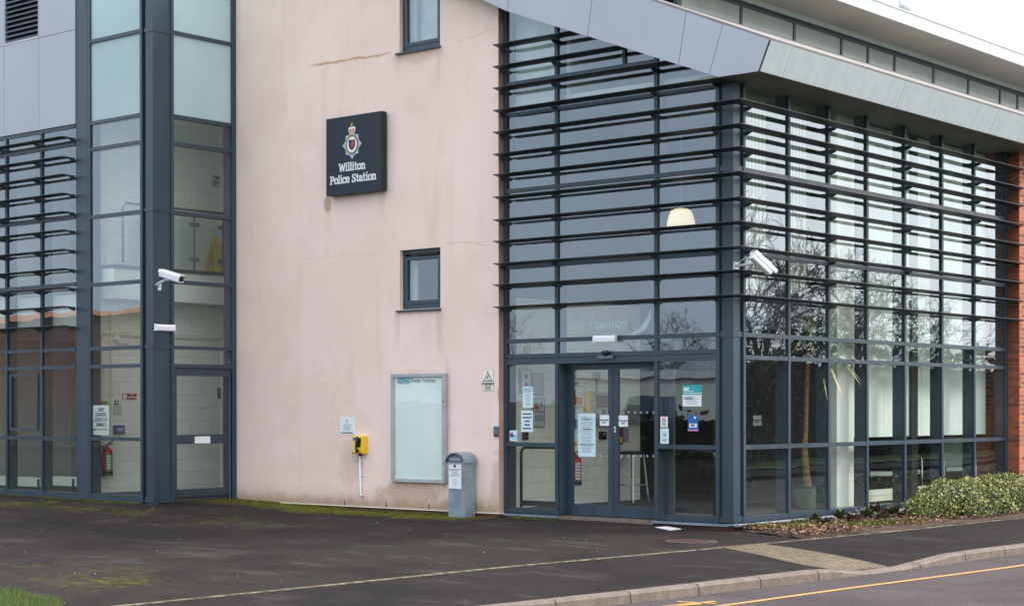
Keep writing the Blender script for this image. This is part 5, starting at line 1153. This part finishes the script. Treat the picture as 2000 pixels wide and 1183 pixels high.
# ------------------------------------------------------------------ tower stairwell
XSf=XS
def ts_(name,label,cat,u0,v0,u1,v1,mat,d=.01,parts=()):
    y0,y1,z0,z1=rectx(u0,v0,u1,v1,XS+d); t=thing(name,label,cat,(XS,(y0+y1)/2,z0)); MB().box(XS,XS+d,y0,y1,z0,z1).build('plate',mat,t)
    for (nm,a,b,c_,d_,mt) in parts: MB().box(XS+d,XS+d+.003,y0+(y1-y0)*a,y0+(y1-y0)*b,z0+(z1-z0)*c_,z0+(z1-z0)*d_).build(nm,mt,t)
    return t,(y0,y1,z0,z1)
t,q=ts_('no_smoking_sign','red no smoking sign on the white blockwork of the stairwell','sign',239,768,267,780,RED,.008,(('round_symbol',.03,.30,.08,.92,PAPER),))
letters(t,'lettering','No\nsmoking',PAPER,(XS+.012,q[0]+(q[1]-q[0])*.66,q[2]+.085),Y_,.06,off=.001)
t,q=ts_('safety_sign','small green and red safety sign above the reversed entrance paper','sign',193,783,210,790,GREEN,.008,(('red_half',0,.45,0,1,RED),))
t,q=ts_('first_aid_sign','small dark square sign with a white cross in the stairwell','sign',224,781,232,790,DGREY,.008,(('cross_bar',.4,.6,.2,.8,WHITE),('cross_bar',.2,.8,.4,.6,WHITE)))
t,q=ts_('clear_sheet','pale green printed sheet below the white cross sign','notice',221,790,237,812,simple('pale_green',(.45,.56,.48)),.005)
t,q=ts_('blue_dispenser','blue wall dispenser holding a sheet of paper in the stairwell','dispenser',225,830,244,847,simple('slate_blue',(.05,.09,.28)),.06,(('dispenser_window',.15,.85,.3,.7,GINK),))
t,q=ts_('emergency_sign','small white framed light box on the stairwell blockwork','sign',225,668,254,675,WHITE,.05,(('light_panel',.08,.92,.2,.7,LGREY),))
t,q=ts_('fire_door_sign','dark square arrow sign on the blockwork seen through the side door','sign',425,757,436,778,simple('dim_green',(.08,.11,.09)),.008)
t,q=ts_('fire_exit_sign','dark fire exit sign high on the upper stairwell wall','sign',416,344,429,365,simple('dim_green2',(.08,.11,.09)),.008); letters(t,'lettering','Fire\nexit',PAPER,(XS+.010,(q[0]+q[1])/2,(q[2]+q[3])/2),Y_,.09)
t,q=ts_('stairwell_sensor','small white sensor below the trunking in the stairwell','sensor',225,655,235,664,WHITE,.08)
# reversed paper stuck inside the tower glass, read from the back
Yp=TY+.03; x0,x1,z0,z1=rect(181,791,213,849,Yp)
t=thing('entrance_paper','white paper with reversed public entrance lettering inside the tower glass','notice',((x0+x1)/2,Yp,z0)); MB().box(x0,x1,Yp,Yp+.002,z0,z1).build('sheet',simple('thin_paper',(.60,.63,.62),.7),t)
letters(t,'lettering','PUBLIC\nENTRANCE\nTO COUNCIL\nCHAMBER',INK,((x0+x1)/2,Yp-.002,z1-.10),(-1,0,0),.088,off=.001,sx=.66)
MB().prism([(x0+.01,Yp-.001,z0+.09),(x0+.06,Yp-.001,z0+.12),(x0+.055,Yp-.001,z0+.10),(x1-.05,Yp-.001,z0+.10),(x1-.05,Yp-.001,z0+.085),(x0+.055,Yp-.001,z0+.085),(x0+.05,Yp-.001,z0+.06)],(0,-.0006,0)).build('arrow',INK,t)
# yellow floor sign on the landing
y_,z_=ox(421,520,XS+.25).y,3.965
t=thing('wet_floor_sign','yellow folding wet floor sign standing on the upper landing','floor sign',(XS+.25,y_,z_))
zt=ox(428,462,XS+.25).z; hw_=.13
for s in (-1,1): MB().hexa([(XS+.25-.14*s,y_-hw_,z_),(XS+.25-.14*s+.012,y_-hw_,z_),(XS+.25-.14*s+.012,y_+hw_,z_),(XS+.25-.14*s,y_+hw_,z_),(XS+.25-.012,y_-hw_*.55,zt),(XS+.25,y_-hw_*.55,zt),(XS+.25,y_+hw_*.55,zt),(XS+.25-.012,y_+hw_*.55,zt)]).build('board',YELLOW,t)
mb=MB(); o_=XS+.25+.145; mb.prism([(o_-.05,y_-.08,z_+.18),(o_-.05,y_+.08,z_+.18),(o_-.085,y_,z_+.34)],(.004,0,0)); mb.build('warning_triangle',RED,t)
# ------------------------------------------------------------------ gull on the far roof
g_=Vector((XU-.15,ox(1768,18,XU-.15).y,8.11))
t=thing('gull','small grey and white gull sitting on the edge of the upper roof','bird',g_)
MB().tube([g_+Vector((0,-.2,.12)),g_+Vector((0,-.13,.13)),g_+Vector((0,0,.12)),g_+Vector((0,.14,.11)),g_+Vector((0,.26,.13))],[.02,.06,.085,.05,.01],10).build('body',simple('gull_grey',(.45,.47,.5),.7),t,smooth=True)
MB().tube([g_+Vector((0,-.17,.14)),g_+Vector((0,-.21,.20)),g_+Vector((0,-.25,.21)),g_+Vector((0,-.30,.20))],[.04,.04,.03,.006],8).build('head',WHITE,t,smooth=True)
for s in (-.03,.03): MB().tube([g_+Vector((s,0,0)),g_+Vector((s,0,.06))],.006,5).build('leg',PINKP,t)
# ================================================================== PLANTS AND GROUND COVER
rnd=random.Random(21)
def leaf(mb,c,d,n,L,wd):
    d=d.normalized(); s=d.cross(n); s=s.normalized() if s.length>1e-5 else Vector((1,0,0)); nn=s.cross(d)
    mb.face([c,c+d*L*.5+s*wd*.5+nn*L*.05,c+d*L,c+d*L*.5-s*wd*.5+nn*L*.05])
def rv(): 
    while True:
        v=Vector((rnd.uniform(-1,1),rnd.uniform(-1,1),rnd.uniform(-1,1)))
        if .05<v.length<1: return v.normalized()
# planting bed soil
mb=MB(); ysb=[-.02+.2*k for k in range(80)]
def xb0(y): return .02
def xb1(y): return min(xe(y)-.03,max(.03,(y+.06)*30)) if y<.05 else xe(y)-.03
bedp=[og(u,v) for u,v in ((1437,1036.5),(1560,1051))]
def bedfront(x): return bedp[0].y+(bedp[1].y-bedp[0].y)*(x-bedp[0].x)/(bedp[1].x-bedp[0].x)
nx=9; G={}
for i in range(nx+1):
    fx=i/nx
    for j in range(60):
        x_=.02+(1.40-.02)*fx; ys_=bedfront(x_)+.02; ye_=14; y_=ys_+(ye_-ys_)*(j/59)**1.3
        xx=.02+(xe(y_)-.03-.02)*fx if y_>-.1 else x_
        G[i,j]=(xx,y_,zg(xx,y_)+.012+.035*math.sin(math.pi*min(1,fx*1.05))*min(1,j/3)+.02*mnoise.noise(Vector((xx*5,y_*5,0))))
for i in range(nx):
    for j in range(59): mb.face([G[i,j],G[i+1,j],G[i+1,j+1],G[i,j+1]])
struct(mb.build('planting_bed',SOIL,smooth=True))
def bedpt(ymax=4.5):
    while True:
        x_=rnd.uniform(.05,1.5); y_=rnd.uniform(-.5,ymax)
        if y_>bedfront(x_)+.03 and x_<xe(max(y_,-.3))-.05: return x_,y_
mb=MB()
for k in range(3000):
    x_,y_=bedpt(5. if k%3 else .9); z_=zg(x_,y_)+.05+rnd.uniform(-.01,.03); leaf(mb,Vector((x_,y_,z_)),Vector((rnd.uniform(-1,1),rnd.uniform(-1,1),rnd.uniform(-.15,.35))),Vector((0,0,1))+rv()*.6,rnd.uniform(.03,.075),rnd.uniform(.02,.045))
tag(mb.build('leaf_litter',LITTER),'brown dead leaves lying over the narrow planting bed','leaf litter',kind='stuff')
# moss
def tuft(mb,x_,y_,z_,s):
    for q in range(5):
        d=Vector((rnd.uniform(-1,1),rnd.uniform(-1,1),rnd.uniform(.2,1.2))); leaf(mb,Vector((x_,y_,z_)),d,rv(),s*rnd.uniform(.6,1.2),s*.7)
mb=MB()
for (u,v,n,sx,sy) in ((1462,1033,260,.16,.08),(1500,1037,220,.15,.08),(1545,1036,90,.12,.08),(1590,1035,110,.16,.08),(1625,1030,70,.2,.08),(1700,1030,120,.12,.3),(1770,1026,60,.1,.3),(1560,1026,60,.1,.1)):
    c_=og(u,v)
    for k in range(n):
        x_,y_=c_.x+rnd.gauss(0,sx),c_.y+rnd.gauss(0,sy)
        if y_<bedfront(x_)+.02 or x_<.03: continue
        tuft(mb,x_,y_,zg(x_,y_)+.055,.040)
tag(mb.build('bed_moss',MOSS),'bright green moss cushions in the planting bed by the corner','moss',kind='stuff')
mb=MB()
def mossline(x0,x1,Y,n,sd,dens):
    for k in range(n):
        x_=rnd.uniform(x0,x1)
        if mnoise.noise(Vector((x_*1.1,7,0)))+.25*mnoise.noise(Vector((x_*6,3,0)))<dens: continue
        y_=Y-abs(rnd.gauss(0,sd)); tuft(mb,x_,y_,zg(x_,y_)-.002,.022)
mossline(-7.6,-4.9,YP-.0,1500,.05,-.25); mossline(-9.7,-7.4,YP-.03,700,.09,-.05); mossline(-4.4,-2.9,YP-.02,500,.025,-.2); mossline(-15,TX-.3,TY-.03,1500,.03,-.1)
for k in range(900):
    x_,y_=rnd.gauss(-7.3,1.2),YP-.05-abs(rnd.gauss(0,.45))
    if mnoise.noise(Vector((x_*1.6,y_*3,2)))<.08: continue
    if x_<-9.7: continue
    tuft(mb,x_,y_,zg(x_,y_)-.004,.013)
tag(mb.build('wall_moss',MOSS),'low green moss along the foot of the pink wall and tower','moss',kind='stuff')
mb=MB()
for k in range(900):
    y_=rnd.uniform(-.3,14)
    if mnoise.noise(Vector((y_*1.3,5,5)))+.4*mnoise.noise(Vector((y_*7,5,1)))<.18: continue
    tuft(mb,XE1-rnd.uniform(0,.05),y_,ZT+.028,.016)
tag(mb.build('roof_moss',leafmat('roof_lichen',(.03,.03,.02),(.12,.11,.06),None,.9)),'dark scraps of moss and lichen along the top edge of the grey eave','moss',kind='stuff')
# low plants of the bed
def lowplant(c,n,s,mat,label,nm='ground_plant'):
    t=thing(nm,label,'plant',c); mb=MB(); c=Vector(c)
    for k in range(n):
        a=rnd.uniform(0,6.28); el=rnd.uniform(.15,1.3); d=Vector((math.cos(a)*math.cos(el),math.sin(a)*math.cos(el),math.sin(el))); L=s*rnd.uniform(.5,1.1)
        leaf(mb,c+d*L*.3,d+rv()*.3,Vector((0,0,1))+rv()*.5,L*.75,L*.42)
    mb.build('foliage',mat,t); mb=MB()
    for k in range(5): a=rnd.uniform(0,6.28); mb.tube([c-Vector((math.cos(a),math.sin(a),0))*.002,c+Vector((math.cos(a),math.sin(a),1.3))*s*.35],.004,4)
    mb.lathe(c-Vector((0,0,.03)),[(.012,0),(.014,.03),(.008,.05)],6); mb.build('stem',BARK,t)
DKRED=leafmat('bronze_leaf',(.07,.03,.03),(.17,.07,.06),(.03,.06,.02),.5)
spots=[(1592,1012,.16,BEDL,'first low evergreen plant from the corner in the bed under the right facade'),(1612,1018,.13,DKRED,'small bronze leaved plant beside the first low evergreen in the bed'),(1640,1008,.18,BEDL,'low green plant in the bed left of the tallest bronze plant'),(1668,1012,.17,DKRED,'bronze leaved plant in the middle of the narrow bed'),(1690,1004,.19,BEDL,'bright green low plant right of the middle bronze plant'),(1707,1000,.22,DKRED,'tallest bronze leaved plant in the bed near the hedge'),(1722,1008,.16,BEDL,'low green plant between the tallest bronze plant and the hedge'),(1745,1000,.2,BEDL,'low green plant touching the left end of the hedge')]
for u,v,s,mt,lb in spots:
    p=og(u,v+12); p.x=max(.15,p.x); lowplant((p.x,p.y,zg(p.x,p.y)+.03),46,s,mt,lb)
# hedge
hx0,hx1=.30,1.42; hy0,hy1=3.95,10.2
t=thing('variegated_hedge','rounded variegated green and cream hedge at the foot of the right facade','hedge',((hx0+hx1)/2,(hy0+hy1)/2,-.07)); mb=MB()
def htop(y_): return .44+.07*math.sin(y_*1.3+.5)+.05*math.sin(y_*3.1)-.16*max(0,1-(y_-hy0)/.7)**2+.0
k=0
while k<15000:
    y_=rnd.uniform(hy0,hy1); 
    if y_>7 and rnd.random()<.4: continue
    a=rnd.uniform(-.35,math.pi+.25); q=1-abs(rnd.gauss(0,.10)); zc_=.12; hx=(hx0+hx1)/2; rx=(hx1-hx0)/2*(1-.35*max(0,1-(y_-hy0)/.6)**2); rz=htop(y_)-zc_
    bmp=1+.20*mnoise.noise(Vector((math.cos(a)*2.2,y_*2.2,math.sin(a)*2.2)))+.12*mnoise.noise(Vector((math.cos(a)*6,y_*6,math.sin(a)*6)))
    c_=Vector((hx+rx*math.cos(a)*q*bmp,y_,max(-.04,zc_+rz*math.sin(a)*q*bmp))); nn=Vector((math.cos(a)/rx,0,math.sin(a)/rz)).normalized()
    leaf(mb,c_,nn*.6+rv(),nn+rv()*.7,rnd.uniform(.030,.050),rnd.uniform(.018,.028)); k+=1
for k in range(1400):
    a=rnd.uniform(0,math.pi*2); r_=rnd.uniform(0,1)**.5; yy_=hy0-.02+.30*r_*math.cos(a); c_=Vector(((hx0+hx1)/2+.42*r_*math.sin(a),yy_,rnd.uniform(-.03,.34)*(1-.4*r_))); leaf(mb,c_,rv(),rv(),.042,.023)
mb.build('foliage',HEDGE,t)
mb=MB()
for k in range(60): 
    y_=rnd.uniform(hy0+.3,hy1-.2); mb.tube([((hx0+hx1)/2+rnd.uniform(-.1,.1),y_,-.05),((hx0+hx1)/2+rnd.uniform(-.35,.35),y_+rnd.uniform(-.3,.3),.30)],.008,4)
mb.tube([((hx0+hx1)/2,hy0+.15,-.045),((hx0+hx1)/2,hy1-.1,-.045)],.13,6); mb.build('stem',BARK,t)
MB().box(hx0+.22,hx1-.22,hy0+.35,hy1,-.05,.24).build('inner_shade',simple('painted_inner_shade',(.012,.014,.008),.95),t)  # near-black box painting the shade inside the hedge
# grass corner
mb=MB(); gp=[og(u,v) for u,v in ((-60,1146),(0,1152),(55,1163),(95,1174),(135,1190),(-60,1300))]
for k in range(9000):
    u=rnd.uniform(-80,150); v=rnd.uniform(1148,1250); edge=1153+max(0,u)*.05+max(0,u-20)*.17+6*mnoise.noise(Vector((u*.06,1,1)))
    if u>118+6*mnoise.noise(Vector((v*.1,2,0))) : continue
    if v<edge: continue
    p=og(u,v); mb.face([p,p+Vector((.006,0,0)),p+Vector((rnd.uniform(-.03,.03),rnd.uniform(-.03,.03),rnd.uniform(.035,.085)))])
tag(mb.build('grass_edge',GRASS),'bright green grass at the bottom left edge of the tarmac','grass',kind='stuff')
# stones and leaves on the tarmac
mb=MB()
for k in range(70):
    u,v=rnd.uniform(0,1500),rnd.uniform(985,1180); p=og(u,v)
    if p.x>xe(p.y)-.1 or p.y>-.3: continue
    s=rnd.uniform(.002,.006); mb.obox((p.x,p.y,p.z+s*.4),rv()*s,rv().cross(Vector((0,0,1)))*s,(0,0,s*.5))
tag(mb.build('loose_grit',GINK),'scattered pale grit on the dark tarmac forecourt','grit',kind='stuff')
# ================================================================== ACROSS THE ROAD AND CAR PARK (seen mirrored in the glass)
def bare_tree_mesh(seed,H):
    rn=random.Random(seed); mb=MB()
    def grow(p,d,L,r,lv):
        n=3 if lv<2 else 2; pts=[p]; rr=[r]; q=p; dd=d
        for k in range(n): dd=(dd+Vector((rn.gauss(0,.16),rn.gauss(0,.16),rn.gauss(0.03,.12)))).normalized(); q=q+dd*L/n; pts.append(q); rr.append(r*(1-.45*(k+1)/n))
        mb.tube(pts,rr,6 if lv<2 else 3,cap=False)
        if lv>=6: return
        m_=3 if lv<5 else 2
        for k in range(m_+(1 if rn.random()<.4 else 0)):
            i=rn.randint(1,n); a=rn.uniform(0,6.28); sd=dd.orthogonal().normalized(); sd.rotate(Matrix.Rotation(a,3,dd)); ang=rn.uniform(.35,.85)
            grow(pts[i],(dd*math.cos(ang)+sd*math.sin(ang)).normalized(),L*rn.uniform(.62,.82),max(.011,rr[i]*.64),lv+1)
    grow(Vector((0,0,0)),Vector((0,0,1)),H*.26,H*.022,0); return mb
tm=[bare_tree_mesh(3,11),bare_tree_mesh(11,11)]
tms=[]
for i,q in enumerate(tm):
    o=thing('bare_tree',('large bare winter tree nearest the right facade across the road','bare winter tree on the far verge')[i],'tree',(0,0,0),'bare trees across the road'); tk=MB(); tk.tube([(0,0,-.3),(0,0,.4)],[.34,.25],8).build('trunk',BARK,o); q.build('crown',BARK,o); tms.append(o)
tp=[(19,23,0,1.3,0),(21,34,1,1.25,1),(24,45,0,1.15,2.1),(30,58,1,1.2,.4),(-36,-48,1,.8,1.7),(-27,-46,0,.75,.9),(-52,-40,0,.9,2.7),(-44,-46,1,.9,.2)]
lbs=['bare winter tree behind the camera mirrored in the glass, number unseen']
import itertools
desc=['nearest across the road to the right','second along the far verge','third along the far verge','farthest along the far verge','on the car park side by the white garage','between the garage and the road','beside the brick house','behind the wooden fence']
for i,(x_,y_,mi,s,rz) in enumerate(tp):
    src=tms[mi]
    if i<2: o=src
    else:
        o=src.copy(); col.objects.link(o)
        for ch in list(src.children): c2=ch.copy(); col.objects.link(c2); c2.parent=o
    o.location=(x_,y_,-.3); o.scale=(s,s,s); o.rotation_euler=(0,0,rz); o['label']='bare winter tree '+desc[i]
# unseen dark conifer hedge, added to darken the view mirrored in the lower glass
def leafwall(name,label,x0,x1,y0,y1,h,n,mat,ls=.35):
    t=thing(name,label,'hedge',((x0+x1)/2,(y0+y1)/2,-.4)); mb=MB()
    for k in range(n):
        x_,y_=rnd.uniform(x0,x1),rnd.uniform(y0,y1); z_=rnd.uniform(-.3,h*(1+.22*mnoise.noise(Vector((x_*.4,y_*.4,0))))); leaf(mb,Vector((x_,y_,z_)),rv(),rv(),ls,ls*.6)
    mb.build('foliage',mat,t)
    mb=MB(); mb.box(x0+.25,x1-.25,y0+.2,y1-.2,-.5,h*.8) ; mb.build('inner_shade',simple('hedge_core',(.008,.012,.006),.95),t)
leafwall('added_conifer_hedge','long dark clipped conifer hedge added across the road to darken the mirrored view',16.5,18.3,12,75,3.7,7500,CONIF)
leafwall('garden_shrub','dark green shrub mass in front of the wooden fence',-36,-30,-27,-25.5,1.2,500,CONIF,.3)
leafwall('garden_shrub','low dark shrubs along the car park edge',-25,-9,-30,-28.5,1.5,900,CONIF,.3)
# wooden fence
t=thing('wooden_fence','long weathered close board fence behind the car park','fence',(-50,-26,-.1)); mb=MB(); x_=-75.
while x_<-24: mb.box(x_,x_+.13,-26.02,-26+rnd.uniform(0,.015),.0,1.75+rnd.uniform(-.03,.03)); x_+=.138
mb.build('board',WOOD,t); 
for k in range(18): MB().box(-75+k*3,-74.88+k*3,-26.2,-26.03,-.2,1.85).build('post',WOOD,t)
# brick house
HB=brickmat('house_brick',(.17,.075,.06),(.12,.055,.045),(.2,.15,.13),'xz'); TILE=simple('orange_roof_tile',(.50,.17,.06),.8,var=.3,scale=4)
t=thing('brick_house','long red brick house with orange tiled roof beyond the wooden fence','house',(-90,-52,-.3))
MB().box(-118,-68,-62,-52,-.3,7.5).build('wall',HB,t); MB().prism([(-118.5,-51.3,7.45),(-118.5,-62.7,7.45),(-118.5,-57,8.3)],(51,0,0)).build('roof',TILE,t)
for x_ in (-112,-104): w_=MB().box(x_,x_+1.6,-52.02,-51.97,4.3,5.6).build('window',WHITE,t); MB().box(x_+.1,x_+1.5,-51.965,-51.96,4.4,5.5).build('pane',BLACK,w_)
t=thing('white_garage','low white rendered garage beside the car park','garage',(-19,-36,-.3)); MB().box(-30,-14,-40,-34,-.3,2.7).build('wall',PLASTER,t); MB().box(-30.3,-13.7,-40.3,-33.8,2.7,2.95).build('roof',WHITE,t)
for x_ in (-27,-22): d=MB().box(x_,x_+2.6,-34.0,-33.95,-.2,2.0).build('garage_door',DGREY,t); MB().box(x_+1.2,x_+1.4,-33.95,-33.92,.8,.86).build('handle',BLACK,d)

for o in bpy.data.objects:
    if '_o' in o: del o['_o']
